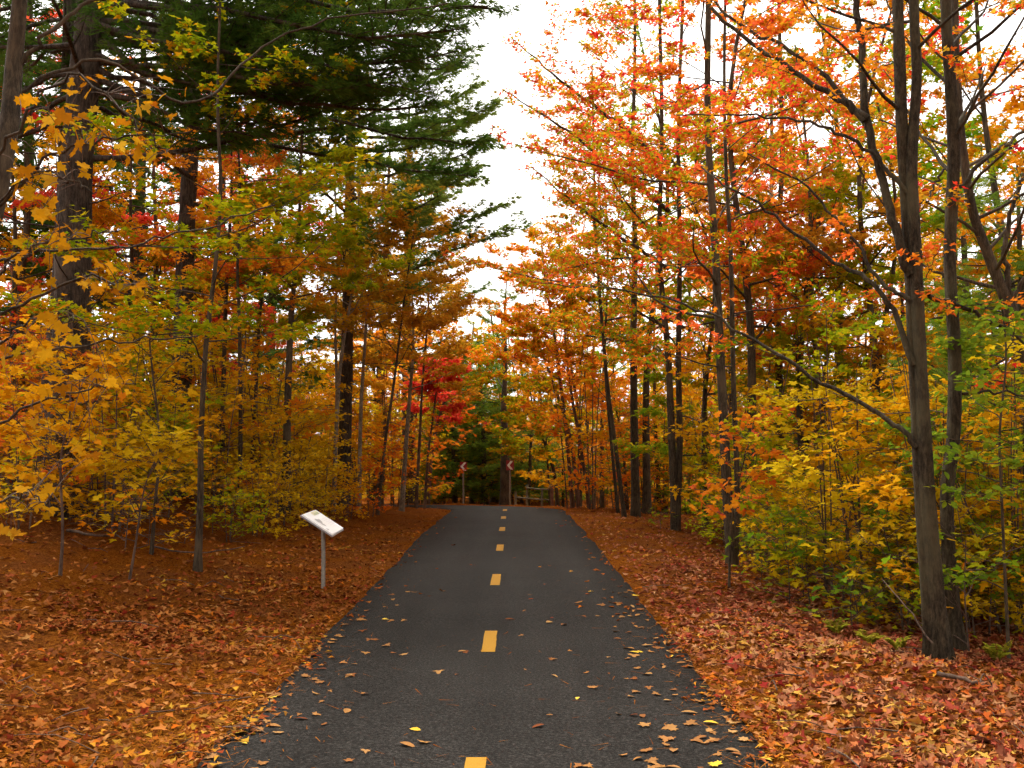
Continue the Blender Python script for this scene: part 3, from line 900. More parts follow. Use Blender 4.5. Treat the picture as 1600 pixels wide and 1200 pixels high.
for k in range(16):
    ye = -70 + 330 * k / 16
    xe = rx.uniform(-160, 20) if k % 2 else rx.uniform(250, 430)
    de = L1 + rx.uniform(-1, 3.5)
    ex1.append(([P(130, ye - 50, L1), P(130 + (xe - 130) * .4, ye - 30, L1 + (de - L1) * .4), P(130 + (xe - 130) * .75, ye, L1 + (de - L1) * .8), P(xe, ye + 10, de)], .04))
pine('pine_tree', 'huge dark pine trunk at the far left with boughs overhanging the path', 'tree', None,
     [G(100, L1), P(108, 600, L1), P(118, 300, L1), P(142, 0, L1), P(160, -400, L1), P(172, -1000, L1)], .29, .12, 41,
     5.6, 13, boughs=18, Lmax=4.6, bias=(.35, -.05, 0), dead=16, size=.17, extra=ex1, step=.2, dens=.8)
side_row('pine_tree', 'darker second trunk close behind the huge left pine', 82, 15.0,
     [([(78, 650, 0), (95, 450, 0), (105, 250, 0), (110, 50, 0), (112, -200, 0)], .17, .10)], 0, 0, 42, bark='pine', limbs=6, t0=.7, leaves=0, Lmax=1.6, dens=.4)
L2 = 19.0
pine('pine_tree', 'straight brown pine trunk right of the huge left pine', 'tree', None,
     [G(279, L2), P(284, 600, L2), P(289, 400, L2), P(300, 200, L2), P(308, 0, L2), P(315, -500, L2)], .20, .10, 43,
     6.2, 15, boughs=20, Lmax=5.0, bias=(.4, -.1, 0), dead=14, size=.19, tpl=TUFT_LO, step=.22, dens=.8,
     extra=[([P(300, 150, L2), P(430, 160, L2), P(560, 200, L2), P(680, 220, L2), P(745, 225, L2)], .05),
            ([P(300, 200, L2), P(430, 230, L2 + .8), P(560, 250, L2 + 1), P(660, 270, L2 + 1.2), P(735, 275, L2 + 1.2)], .05)])
L7 = 25.0
pine('pine_tree', 'dark pine trunk behind the pale stems left of the bend', 'tree', None,
     [G(538, L7), P(541, 600, L7), P(545, 400, L7), P(548, 200, L7), P(550, 0, L7), P(552, -250, L7)], .17, .07, 44,
     4.8, 15, boughs=24, Lmax=4.4, bias=(.3, -.1, 0), dead=12, size=.21, tpl=TUFT_LO, leaf='needle_light', step=.22, dens=.8,
     extra=[([P(548, 210, L7), P(640, 215, L7 + .6), P(710, 190, L7 + .6), P(765, 175, L7 + .6)], .05),
            ([P(548, 310, L7), P(620, 300, L7 + .6), P(690, 285, L7 + .6), P(740, 262, L7 + .6)], .05),
            ([P(548, 230, L7), P(620, 235, L7 - .5), P(700, 205, L7 - .6), P(770, 165, L7 - .6)], .05),
            ([P(548, 280, L7), P(620, 270, L7 - .4), P(700, 250, L7 - .5), P(755, 230, L7 - .6)], .05),
            ([P(548, 190, L7), P(640, 180, L7), P(700, 160, L7), P(745, 130, L7)], .05),
            ([P(546, 330, L7), P(620, 315, L7 - .3), P(680, 300, L7 - .3), P(730, 275, L7 - .5)], .05),
            ([P(546, 400, L7), P(640, 370, L7 - .3), P(720, 350, L7 - .3), P(790, 320, L7 - .5)], .04),
            ([P(546, 440, L7), P(640, 420, L7 + .3), P(730, 385, L7 + .3), P(815, 355, L7)], .04)])

# near maple at the left edge: stem out of the frame, large leaves hanging into it
dn = 4.9
nb = V3(-4.0, 5.6, g1(-4.0, 5.6))
near_limbs = [
    ([P(-60, 320, 5.2), P(30, 200, 5.0), P(110, 120, 4.9), P(210, 190, 4.8), P(260, 240, 4.8)], .010, .003, 0),
    ([P(-90, 420, 5.2), P(20, 300, 5.0), P(100, 235, 4.9), P(200, 215, 4.8), P(300, 205, 4.8)], .010, .003, 0),
    ([P(-90, 420, 5.2), P(-20, 330, 5.0), P(60, 270, 4.8), P(110, 285, 4.7), P(150, 300, 4.7)], .008, .003, 0),
    ([P(-100, 520, 5.2), P(-20, 440, 5.0), P(50, 385, 4.9), P(130, 370, 4.8), P(170, 360, 4.8)], .009, .003, 0),
    ([P(-100, 560, 5.3), P(20, 480, 5.2), P(120, 440, 5.1), P(230, 450, 5.0), P(240, 455, 5.0)], .010, .003, 0),
    ([P(-100, 640, 5.3), P(-10, 545, 5.2), P(60, 500, 5.1), P(130, 500, 5.0)], .009, .003, 0),
    ([P(-80, 700, 5.4), P(40, 640, 5.4), P(120, 610, 5.4), P(210, 600, 5.3)], .009, .003, 0),
    ([P(-80, 830, 5.0), P(-20, 790, 4.9), P(40, 775, 4.8), P(75, 790, 4.8)], .008, .003, 0),
    ([P(-40, 420, 5.4), P(60, 395, 5.4), P(180, 385, 5.4), P(300, 360, 5.5), P(430, 320, 5.6)], .008, .004, 0),
    ([P(-60, 575, 5.4), P(80, 545, 5.4), P(200, 530, 5.5), P(310, 525, 5.6)], .008, .004, 0),
    ([P(20, 110, 6.2), P(70, 60, 6.2), P(140, 5, 6.3), P(300, -40, 6.4)], .016, .008, 0),
    ([P(20, 150, 6.2), P(150, 90, 6.4), P(300, 160, 6.8), P(400, 80, 7.0), P(520, 30, 7.2), P(700, 5, 7.5)], .012, .005, 0),
]
near_root, _ = tree('maple_tree', 'near maple at the left edge with large golden-orange leaves', 'tree', None,
     [([nb, V3(-3.85, 5.7, 1.5), P(-50, 420, 6.0), P(8, 230, 6.1), P(22, 100, 6.2), P(34, -40, 6.2), P(60, -400, 6.3)], .085, .035)], 'dark', 51,
     limbs=5, t0=.8, Lmax=1.4, leaves=500, size=.11, tpl=MAPLE_MID, leaf='gold', manual=near_limbs, sides=14)
rl = np.random.default_rng(77)
LEAFM = mesh_from('leaf', *[MAPLE_HI[0]], tris=MAPLE_HI[1])
LEAFM.materials.append(LM['single_gold'])
def hang_leaf(root, base, p, sz, rng, mesh=LEAFM, nrm=None):
    o = bpy.data.objects.new('leaf', mesh); COL.objects.link(o); o.parent = root
    o.location = Vector(p - base)
    o.rotation_euler = (R(rng.normal(-30, 32)), R(rng.normal(0, 34)), rng.uniform(0, 6.28))
    o.scale = (sz * rng.uniform(.8, 1.15), sz, sz * rng.uniform(.6, 3.2))
    return o
tw = Tubes()
clusters = [  # photo column, row, distance, spread in pixels, leaves
    (140, 130, 4.9, 42, 9), (110, 165, 4.9, 40, 8), (170, 225, 4.8, 48, 11), (105, 215, 4.9, 45, 10), (215, 245, 4.8, 30, 7), (255, 150, 4.9, 32, 5), (55, 190, 4.9, 30, 4),
    (60, 240, 4.9, 40, 7), (30, 285, 4.8, 48, 10), (90, 255, 4.8, 30, 5), (45, 320, 4.9, 35, 6), (235, 175, 4.8, 30, 4),
    (110, 375, 4.8, 34, 7), (40, 395, 4.9, 42, 9), (20, 440, 5.0, 36, 8), (75, 345, 5.0, 22, 3),
    (130, 435, 5.0, 40, 8), (180, 450, 5.0, 40, 9), (220, 445, 5.0, 20, 4), (90, 500, 5.1, 34, 8), (30, 520, 5.1, 40, 9), (15, 555, 5.2, 30, 6),
    (110, 600, 5.4, 38, 8), (150, 585, 5.4, 34, 7), (180, 605, 5.3, 26, 5), (75, 640, 5.4, 26, 5), (95, 690, 5.3, 26, 5), (135, 700, 5.3, 24, 4),
    (40, 790, 4.8, 32, 8), (15, 820, 4.8, 26, 6), (60, 770, 4.8, 20, 4)]
allc = np.concatenate([spline([np.asarray(p) for p in m[0]], 20) for m in near_limbs[:10]])
count = 0
for (cx_, cy_, dd, sp, nl) in clusters:
    for q in range(nl):
        if count >= 285: break
        p = P(cx_ + rl.normal(0, sp * .75), cy_ + rl.normal(0, sp * .45), dd + rl.normal(0, .16))
        hang_leaf(near_root, nb, p, rl.uniform(.052, .098), rl)
        k = int(np.argmin(np.linalg.norm(allc - p, axis=1)))
        a = allc[k]
        mid = (a + p) / 2 + np.array([0, 0, .03])
        tw.add(spline([a, mid, p], 5) - nb, np.linspace(.003, .0012, 5), 3)
        count += 1
tag(link('leaf_stalk', tw.mesh('leaf_stalk'), BARK['brown'], near_root), kind='stuff')

# thin maples standing on the left bank
def left_tree(name, label, px, d, pts, r0, r1, seed, **kw):
    return side_row(name, label, px, d, [(pts, r0, r1)], 0, 0, seed, **kw)
left_tree('slender_maple', 'slim dark maple on the left bank left of the tilted sign', 313, 11.9,
     [(313, 780, 0), (314, 680, 0), (322, 540, 0), (336, 420, 0), (345, 300, 0), (340, 150, 0), (346, -50, 0)], .042, .014, 61,
     limbs=20, t0=.38, Lmax=2.5, leaves=5600, leaf='olive', size=.088, tpl=MAPLE_MID, bias=(.25, 0, 0), elev=(-.1, .4), leaf_mix=[('olive', .8), ('gold', .2)], taperL=.3, lay=.35)
left_tree('slender_maple', 'very thin leaning sapling just left of the slim dark maple', 240, 12.0,
     [(243, 780, 0), (250, 690, 0), (236, 560, 0), (230, 470, 0)], .022, .008, 62, limbs=10, t0=.3, Lmax=1.3, leaves=700, leaf='gold', size=.095, tpl=MAPLE_MID, lay=.35)
left_tree('maple_sapling', 'double-stemmed golden sapling in front of the huge left pine', 100, 9.9,
     [(98, 830, 0), (95, 720, 0), (110, 640, 0), (104, 560, 0)], .016, .006, 63, limbs=12, t0=.3, Lmax=1.0, leaves=420, leaf='gold', size=.11, tpl=MAPLE_HI, lay=.4, bark='brown')
left_tree('maple_sapling', 'low golden sapling with wide leaves right of the huge left pine', 205, 10.6,
     [(212, 850, 0), (222, 780, 0), (235, 735, 0), (255, 700, 0)], .012, .005, 64, limbs=11, t0=.35, Lmax=.95, leaves=420, leaf='yellow', size=.105, tpl=MAPLE_HI, lay=.35, bark='brown')
for k, (lab, px, d, pts, r0, lf, bk, nlv) in enumerate([
    ('dark slim trunk standing left of the straight brown pine', 196, 20, [(192, 640, 0), (197, 500, 0), (206, 430, 0), (204, 300, 0), (210, 100, 0)], .085, 'amber', 'dark', 4200),
    ('mottled trunk between the two left pines', 243, 21, [(241, 640, 0), (240, 500, 0), (245, 400, 0), (240, 250, 0), (246, 80, 0)], .10, 'redor', 'brown', 3600),
    ('grey trunk low at the left edge behind golden leaves', 24, 19, [(26, 650, 0), (20, 520, 0), (24, 380, 0), (16, 200, 0)], .12, 'amber', 'dark', 3600),
    ('thin dark stem right of the straight brown pine', 349, 20, [(348, 650, 0), (352, 500, 0), (355, 420, 0), (362, 280, 0), (358, 120, 0)], .06, 'redor', 'dark', 4200),
    ('thin stem with red crown behind the slim dark maple', 377, 18, [(376, 650, 0), (374, 500, 0), (371, 420, 0), (375, 300, 0), (368, 150, 0)], .042, 'orange', 'dark', 3000),
    ('thin leaning stem between the slim maple and forked trunk', 392, 21, [(398, 650, 0), (404, 520, 0), (412, 420, 0), (410, 280, 0)], .05, 'olive', 'dark', 3000),
    ('straight dark maple trunk behind the tilted sign to its left', 448, 19.5, [(449, 650, 0), (452, 560, 0), (457, 470, 0), (466, 380, 0), (470, 260, 0), (476, 120, 0)], .088, 'olive', 'dark', 6500),
    ('pale thin stem leaning right in front of the dark pine', 522, 22.5, [(528, 620, 0), (536, 540, 0), (546, 480, 0), (556, 400, 0), (562, 280, 0)], .05, 'brown', 'pale', 4200),
    ('pale straight pole-like stem left of the dark pine', 524, 23.5, [(526, 620, 0), (524, 500, 0), (528, 400, 0), (522, 260, 0), (526, 150, 0)], .04, 'brown', 'pale', 3600),
    ('grey thin stem right of the dark pine trunk', 562, 24.0, [(564, 640, 0), (570, 540, 0), (576, 460, 0), (590, 380, 0), (600, 280, 0)], .05, 'brown', 'pale', 4600),
    ('dark thin stem leaning right on the left verge near bend', 590, 23.0, [(602, 690, 0), (614, 610, 0), (624, 530, 0), (634, 450, 0), (650, 340, 0)], .040, 'brown', 'dark', 3600),
    ('light brown stem at the left verge nearest the bend', 628, 26.5, [(634, 700, 0), (640, 620, 0), (646, 540, 0), (644, 440, 0), (652, 330, 0)], .07, 'brown', 'pale', 5200),
    ('thin twin stem beside the light brown stem near the bend', 650, 28.0, [(655, 700, 0), (660, 600, 0), (668, 500, 0), (672, 400, 0)], .05, 'brown', 'brown', 3600),
]):
    left_tree('slender_maple', lab, px, d, pts, r0, .016, 70 + k, limbs=16, t0=.42, Lmax=2.4, leaves=nlv, leaf=lf, size=.09 + .0012 * d, bark=bk,
              elev=(-.05, .6), lay=.45, bias=(.15, -.1, 0), taperL=.45)

left_tree('red_maple', 'dark crimson maple high behind the huge pine at the left edge', 30, 20.0,
     [(34, 640, 0), (30, 480, 0), (44, 330, 0), (40, 180, 0), (48, 20, 0), (50, -120, 0)], .09, .03, 93, limbs=22, t0=.35, Lmax=2.6, leaves=7000, leaf='red', size=.11, elev=(-.05, .5), bark='dark')
# red maple patch near the bend, and the low green-gold branch over the fence
left_tree('red_maple', 'bright crimson small maple left of the bend', 664, 29.0,
     [(668, 720, 0), (674, 670, 0), (682, 610, 0), (686, 570, 0)], .04, .015, 91, limbs=14, t0=.55, Lmax=1.15, leaves=3200, leaf='red', size=.14, elev=(-.05, .5), bark='brown')
left_tree('maple_tree', 'leafy maple spreading green-gold boughs above the rail fence', 872, 35.0,
     [(866, 740, 0), (850, 690, 0), (836, 650, 0), (826, 600, 0)], .07, .02, 92, limbs=16, t0=.35, Lmax=2.4, leaves=5200, leaf='olive', size=.14, elev=(-.2, .3), bark='dark', bias=(-.3, -.2, 0),
     leaf_mix=[('olive', .55), ('mixgreen', .2), ('amber', .25)])

side_row('pine_tree', 'thick dark trunk directly behind the tall chevron sign', 789, 40.0,
     [([(789, 700, 0), (787, 640, 0), (790, 560, 0), (788, 470, 0)], .22, .03)], 0, 0, 94, bark='dark', limbs=8, t0=.6, leaves=0, Lmax=1.6, dens=.4)
left_tree('maple_tree', 'yellow-green maple leaning over the bend from its left side', 668, 35.5,
     [(676, 700, 0), (690, 640, 0), (712, 580, 0), (728, 530, 0)], .08, .02, 95, limbs=18, t0=.35, Lmax=2.6, leaves=6000, leaf='olive', size=.13, elev=(-.1, .4), bark='brown', bias=(.4, -.2, 0),
     leaf_mix=[('olive', .5), ('gold', .3), ('orange', .2)])
left_tree('maple_tree', 'amber maple arching over the bend from its right side', 905, 33.5,
     [(892, 690, 0), (872, 620, 0), (850, 560, 0), (830, 510, 0)], .08, .02, 96, limbs=18, t0=.35, Lmax=2.6, leaves=6000, leaf='amber', size=.13, elev=(-.1, .4), bark='brown', bias=(-.4, -.2, 0),
     leaf_mix=[('amber', .3), ('redor', .2), ('olive', .5)])
# ================================================================== evergreens round the bend
def hemlock_proto(seed, H, Lm, name='hemlock_tree'):
    return pine(name, 'x', 'tree', None, [V3(0, 0, 0), V3(.03, .05, H * .5), V3(0, 0, H)], .02 * H, .02, seed, .5, H * .97, boughs=int(H * 8), Lmax=Lm, leaf='hemlock',
                tpl=FEATHER, size=.26, dens=.5, dead=4, local=True, elev=(-.25, .1), step=.2, sides=8, bark='dark')
hp = [hemlock_proto(101, 7.5, 2.6), hemlock_proto(102, 5.0, 2.2)]
batch(hp, [(712, 42.5, .8, 'hemlock'), (758, 43, 1.0, 'hemlock'), (880, 42.5, .6, 'hemlock'), (738, 46, 1.4, 'hemlock'), (815, 46, .8, 'hemlock'), (845, 48, .8, 'hemlock'), (690, 48, 1.3, 'hemlock'), (1000, 40, .8, 'hemlock'),
           (1590, 13, .75, 'hemlock'), (420, 36, 1.1, 'hemlock')],
      'hemlocks around the bend', 'tree', '{nth} {col} drooping hemlocks round the bend', 4)
def pine_proto(seed, H):
    return pine('pine_tree', 'x', 'tree', None, [V3(0, 0, 0), V3(.1, .05, H * .5), V3(0, .1, H)], .018 * H, .04, seed, H * .28, H * .97, boughs=34, Lmax=4.2, leaf='needle_light',
                tpl=TUFT_LO, size=.28, dens=.6, dead=10, local=True, step=.26, sides=9, bark='dark')
pp = [pine_proto(111, 15), pine_proto(112, 17)]
batch(pp, [(772, 48, .70, 'needle_light'), (640, 40, .95, 'needle_light'), (590, 37, .9, 'needle'), (420, 38, .8, 'needle'), (210, 27, .95, 'needle'), (40, 28, 1.0, 'needle'), (-40, 22, .9, 'needle'), (330, 30, .95, 'needle')],
      'pines in the background', 'tree', '{nth} {col} background pines', 6)

# ================================================================== background trees and understory
def decid_proto(seed, H, Lm, nl, t0=.25):
    rng = np.random.default_rng(seed)
    j = lambda: rng.normal(0, .16)
    r, _ = tree('background_maple', 'x', 'tree', None, [([V3(0, 0, 0), V3(j(), j(), H * .3), V3(j() * 2, j() * 2, H * .65), V3(j() * 2, j() * 2, H)], .0085 * H, .015)], 'dark', seed,
             limbs=24, t0=t0, Lmax=Lm, leaves=nl, leaf='gold', size=.135, local=True, sides=7, elev=(-.1, .7), maxlimb=0, taperL=.5)
    return r
bp_ = [decid_proto(121, 12, 2.6, 6500), decid_proto(122, 14, 2.8, 7000), decid_proto(123, 10, 2.4, 6000, .2), decid_proto(124, 13, 2.3, 5200, .3), decid_proto(125, 8, 2.2, 5200, .16)]
rb = random.Random(9)
spots = []
for k in range(25):
    px = -40 + 700 * (k + rb.uniform(.1, .9)) / 25
    d = rb.uniform(26, 46)
    mt = rb.choice(['gold', 'amber', 'yellow', 'orange', 'olive', 'yellow', 'olive', 'gold'])
    if px < 130: mt = rb.choice(['red', 'amber', 'red', 'redor'])
    if 300 < px < 420: mt = rb.choice(['redor', 'red', 'orange', 'amber'])
    spots.append((px, d, rb.uniform(.55, .95), mt))
batch(bp_, spots, 'background trees on the left', 'tree', '{nth} {col} background trees left of the path', 11)
bq = [decid_proto(131, 12, 2.8, 6500), decid_proto(132, 14, 2.6, 6000, .3), decid_proto(133, 9, 2.4, 5600, .15), decid_proto(134, 11, 2.4, 5200, .25)]
spots = [(905, 36, .75, 'orange'), (860, 40, .7, 'amber'), (940, 38, .85, 'orange'), (825, 43, .74, 'orange'), (785, 46, .62, 'amber'), (752, 44, .70, 'olive'), (1165, 18.5, .9, 'redor'), (1262, 19, .8, 'olive'), (1360, 18, .9, 'brown'),
         (1520, 17, .95, 'amber'), (1590, 14.5, .9, 'mixgreen'), (1100, 22, 1.0, 'mixgreen'), (1010, 27, 1.0, 'mixgreen'), (1320, 22, 1.0, 'mixgreen')]
for k in range(28):
    px = 960 + 680 * (k + rb.uniform(.1, .9)) / 28
    d = rb.uniform(18, 42)
    mt = rb.choice(['redor', 'orange', 'amber', 'redor', 'gold', 'mixgreen', 'olive', 'yellow'])
    spots.append((px, d, rb.uniform(.55, 1.0), mt))
batch(bq, spots, 'background trees on the right', 'tree', '{nth} {col} background trees beyond and right of the path', 12)

bk = [decid_proto(191, 12, 2.8, 5200), decid_proto(192, 10, 2.6, 4600)]  # unseen maples added beside and behind the camera to shade the foreground
for k, (x, y, sc, mt) in enumerate([(-5.5, -1.5, .9, 'gold'), (5.6, -.5, .9, 'orange'), (-3.8, -6, 1.0, 'amber'), (4.0, -5, .95, 'redor'), (-8.5, 2.0, 1.0, 'amber'), (8.2, 2.4, 1.0, 'orange'),
                                   (-6.5, -9, 1.0, 'gold'), (6.8, -9.5, 1.05, 'orange'), (-3.6, -12, 1.0, 'olive'), (4.2, -13, 1.0, 'gold')]):
    loc = (x, y, g1(x, y) - .05)
    lb = f"{CN[mt]} maple added out of view to shade the viewpoint, {ORD[k]} counting away from it"
    if k < 2:
        c = bk[k]; c.location = loc; c.scale = (sc,) * 3
        for ch in c.children:
            if ch.name.startswith('crown'): ch.material_slots[0].link = 'OBJECT'; ch.material_slots[0].material = LM[mt]
    else:
        c = copy_tree(bk[k % 2], loc, k * 1.3, sc, mat=mt)
    tag(c, lb, 'tree', 'unseen trees added for shade around the viewpoint')

def sapling_proto(seed, H, Lm, nl, sz=.098):
    rng = np.random.default_rng(seed)
    st = []
    for k in range(rng.integers(2, 5)):
        a = rng.uniform(0, 6.28); s_ = rng.uniform(.15, .45)
        b0 = V3(math.cos(a) * .08, math.sin(a) * .08, 0)
        st.append(([b0, b0 + V3(math.cos(a) * s_ * .3, math.sin(a) * s_ * .3, H * .4), b0 + V3(math.cos(a) * s_, math.sin(a) * s_, H * rng.uniform(.8, 1.05))], .013, .004))
    r, _ = tree('maple_sapling', 'x', 'sapling', None, st, 'brown', seed, limbs=22, t0=.12, Lmax=Lm, leaves=nl, size=sz, tpl=MAPLE_MID, local=True, sides=5, flare=.2,
                elev=(-.15, .5), maxlimb=0, dens=1.1, lay=.42)
    return r
sp = [sapling_proto(141, 2.4, 1.1, 900), sapling_proto(142, 3.2, 1.2, 1100), sapling_proto(143, 1.7, .9, 750), sapling_proto(144, 2.8, 1.3, 1100), sapling_proto(145, 1.2, .8, 560)]
spots = []
for k in range(66):
    for _ in range(40):
        px = rb.uniform(-30, 660); d = rb.uniform(12, 27)
        X = (px - 800) / FPX * d
        u = PCX - HALF - X
        if u > max(2.4, 3.6 - d * .05): break
    mt = rb.choice(['gold', 'yellow', 'gold', 'yellow', 'yellow', 'olive'])
    if px > 540: mt = rb.choice(['amber', 'orange', 'gold', 'amber'])
    if px < 120: mt = rb.choice(['amber', 'gold', 'amber', 'redor'])
    spots.append((px, d, rb.uniform(.75, 1.25), mt))
spots += [(405, 15.5, .7, 'gold'), (440, 17, .75, 'yellow'), (480, 18, .7, 'yellow'), (505, 19.5, .75, 'gold'), (545, 20.5, .7, 'amber'), (580, 22, .7, 'orange'), (360, 14.5, .7, 'olive')]
batch(sp, spots, 'saplings under the trees on the left bank', 'sapling', '{nth} {col} saplings on the left bank', 13)
sq = [sapling_proto(151, 2.4, 1.2, 1200, .09), sapling_proto(152, 3.0, 1.2, 1200, .09), sapling_proto(153, 1.6, 1.0, 900, .085), sapling_proto(154, 1.1, .8, 560, .085)]
spots = []
for k in range(60):
    for _ in range(40):
        px = rb.uniform(900, 1640); d = rb.uniform(9.2, 26) if k % 2 else rb.uniform(9.4, 14)
        u = (px - 800) / FPX * d - PCX - HALF
        if u > 2.1: break
    mt = rb.choice(['gold', 'brown', 'olive', 'gold', 'yellow', 'olive', 'green'])
    if px < 1100: mt = rb.choice(['olive', 'green', 'mixgreen', 'gold'])
    spots.append((px, d, rb.uniform(.7, 1.2), mt))
batch(sq, spots, 'saplings under the trees on the right', 'sapling', '{nth} {col} saplings behind the right verge', 14)

def seedling_proto(seed, H, Lm, nl):
    r, _ = tree('maple_seedling', 'x', 'sapling', None, [([V3(0, 0, 0), V3(.04, .02, H * .5), V3(.02, -.03, H)], .008, .003)], 'brown', seed, limbs=7, t0=.2, Lmax=Lm, leaves=nl, size=.095,
                tpl=MAPLE_MID, local=True, sides=5, flare=.1, elev=(-.1, .5), maxlimb=0, lay=.4)
    return r
sd_ = [seedling_proto(201, .6, .4, 50), seedling_proto(202, .9, .5, 80), seedling_proto(203, .4, .32, 30)]
spots = []
for k in range(36):
    for _ in range(60):
        px = rb.uniform(-10, 640); d = rb.uniform(11, 22)
        u = PCX - HALF - (px - 800) / FPX * d
        if 2.4 < u < 6.5 and not (430 < px < 570 and d < 12.6) and not (px < 60 and d < 10): break
    spots.append((px, d, rb.uniform(.7, 1.4), rb.choice(['gold', 'yellow', 'olive', 'yellow', 'amber'])))
batch(sd_, spots, 'seedlings on the left bank', 'sapling', '{nth} knee-high {col} seedlings on the left bank', 18)
se_ = [seedling_proto(211, .6, .5, 70), seedling_proto(212, .9, .6, 110), seedling_proto(213, .4, .35, 40)]
spots = []
for k in range(40):
    for _ in range(60):
        px = rb.uniform(960, 1610); d = rb.uniform(8.0, 20)
        u = (px - 800) / FPX * d - PCX - HALF
        if 1.5 < u < 3.2: break
    spots.append((px, d, rb.uniform(.6, 1.2), rb.choice(['green', 'olive', 'yellow', 'olive', 'mixgreen'])))
batch(se_, spots, 'seedlings on the right verge', 'sapling', '{nth} knee-high {col} seedlings on the right verge', 19)
st_ = [sapling_proto(161, 2.4, 1.2, 1000, .085), sapling_proto(162, 2.9, 1.25, 1100, .085), sapling_proto(163, 2.0, 1.2, 900, .08)]
spots = []
for k in range(60):
    px = -30 + 730 * (k + rb.uniform(0, 1)) / 60
    d = rb.uniform(20, 40) if px < 600 else rb.uniform(30, 38)
    if (800 - px) / FPX * d < 5: d = rb.uniform(42, 46) if px > 640 else rb.uniform(26, 34)
    mt = rb.choice(['gold', 'yellow', 'amber', 'yellow', 'gold', 'olive', 'orange'])
    spots.append((px, d, rb.uniform(1.2, 2.1), mt))
batch(st_, spots, 'tall understory maples on the left', 'sapling', '{nth} {col} understory maples deeper in the left woods', 15)
su_ = [sapling_proto(171, 2.4, 1.2, 1000, .085), sapling_proto(172, 2.9, 1.25, 1100, .085), sapling_proto(173, 2.0, 1.2, 900, .08)]
spots = []
for k in range(58):
    px = 890 + 750 * (k + rb.uniform(0, 1)) / 58
    d = rb.uniform(17, 40) if px > 1120 else rb.uniform(27, 42)
    mt = rb.choice(['gold', 'yellow', 'olive', 'yellow', 'gold', 'mixgreen', 'orange', 'olive'])
    if px < 1120: mt = rb.choice(['olive', 'orange', 'gold', 'green', 'amber'])
    spots.append((px, d, rb.uniform(1.2, 2.0), mt))
batch(su_, spots, 'tall understory maples on the right', 'sapling', '{nth} {col} understory maples deeper in the right woods', 16)
sv_ = [sapling_proto(181, 1.8, 1.2, 900, .09), sapling_proto(182, 2.6, 1.25, 1000, .09)]
spots = []
for k in range(22):
    px = 640 + 290 * (k + rb.uniform(0, 1)) / 22
    d = rb.uniform(43, 52)
    spots.append((px, d, rb.uniform(1.0, 2.0), rb.choice(['olive', 'gold', 'brown', 'olive', 'amber'])))
batch(sv_, spots, 'bushy maples closing the bend', 'sapling', '{nth} {col} bushy maples behind the bend', 17)

# ================================================================== far wood beyond what can be told apart
rf = np.random.default_rng(200)
N = 34000
ang = rf.uniform(-.72, .72, N); dist = rf.uniform(48, 95, N)
fx, fy = np.sin(ang) * dist, np.cos(ang) * dist
col_id = (np.floor(ang * 90) * 7.13 + np.floor(dist / 7) * 3.7)
hh = 5.5 + 5.0 * (np.sin(col_id * 12.9) * .5 + .5) * (.6 + .4 * np.sin(ang * 9 + 1))
fz = gz(fx, fy) + hh * rf.beta(1.1, 1.3, N)
pos = np.stack([fx, fy, fz], -1)
rn = np.clip((np.sin(col_id * 78.2) * .5 + .5) * .65 + rf.uniform(0, .35, N), 0, 1)
v, t, r = scatter(LEAF_LO, pos, rf.normal(0, .6, (N, 3)) + [0, -.5, .6], rf.normal(0, 1, (N, 3)), rf.uniform(.32, .62, N), rn)
fw = link('far_wood', mesh_from('far_wood', v, tris=t, rnd=r), LM['far'])
tag(fw, 'distant mass of autumn foliage closing off the woods', 'woods', kind='stuff')
tb = Tubes()
for k in range(150):
    a = rf.uniform(-.7, .7); dd = rf.uniform(44, 80)
    x, y = math.sin(a) * dd, math.cos(a) * dd
    z = g1(x, y)
    tb.add(spline([V3(x, y, z - .2), V3(x + rf.normal(0, .2), y, z + 4), V3(x + rf.normal(0, .5), y, z + 9)], 6), np.linspace(rf.uniform(.08, .18), .04, 6), 5)
ft = link('far_trunk_mass', tb.mesh('far_trunk_mass'), BARK['dark'], fw)
ft['kind'] = 'stuff'

# ================================================================== tilted trail sign on the left verge
def box_mesh(name, sx, sy, sz, bev=.006):
    import bmesh
    bm = bmesh.new()
    bmesh.ops.create_cube(bm, size=1)
    bmesh.ops.scale(bm, vec=(sx, sy, sz), verts=bm.verts)
    if bev: bmesh.ops.bevel(bm, geom=bm.edges[:], offset=bev, segments=2, affect='EDGES')
    me = bpy.data.meshes.new(name); bm.to_mesh(me); bm.free()
    return me
M_panel = plain_mat('sign_panel_white', (.94, .94, .94), rough=.4, noise=.02)
M_edge = plain_mat('sign_frame_aluminium', (.34, .33, .34), rough=.4, noise=.08, metallic=.6)
M_steel = plain_mat('galvanised_steel', (.30, .28, .24), rough=.5, noise=.2, metallic=.35, scale=30)
M_print = plain_mat('sign_print_green', (.50, .55, .28), rough=.3, noise=.35, scale=40)
M_yel = plain_mat('sign_print_yellow', (.75, .72, .45), rough=.3, noise=.1, scale=40)
M_gray = plain_mat('sign_print_grey', (.42, .43, .44), rough=.3, noise=.35, scale=60)
M_text = plain_mat('sign_print_text', (.78, .78, .78), rough=.3, noise=.1, scale=60)
sb = G(508, 11.75); 
sign = empty('trail_sign', sb)
tag(sign, 'tilted white trail information sign on a metal post beside the path', 'sign')
ctr = P(505, 816, 11.75) - sb
tb = Tubes()
ptop = ctr + V3(.0, 0, -.03)
tb.add([V3(0, 0, -.2), V3(0, 0, .3), ptop], [.023, .023, .023], 14)
link('post', tb.mesh('post'), M_steel, sign)
pan = link('panel', box_mesh('panel', .40, .92, .022, .005), M_panel, sign, loc=ctr)
pan.rotation_euler = (0, R(33), R(2))
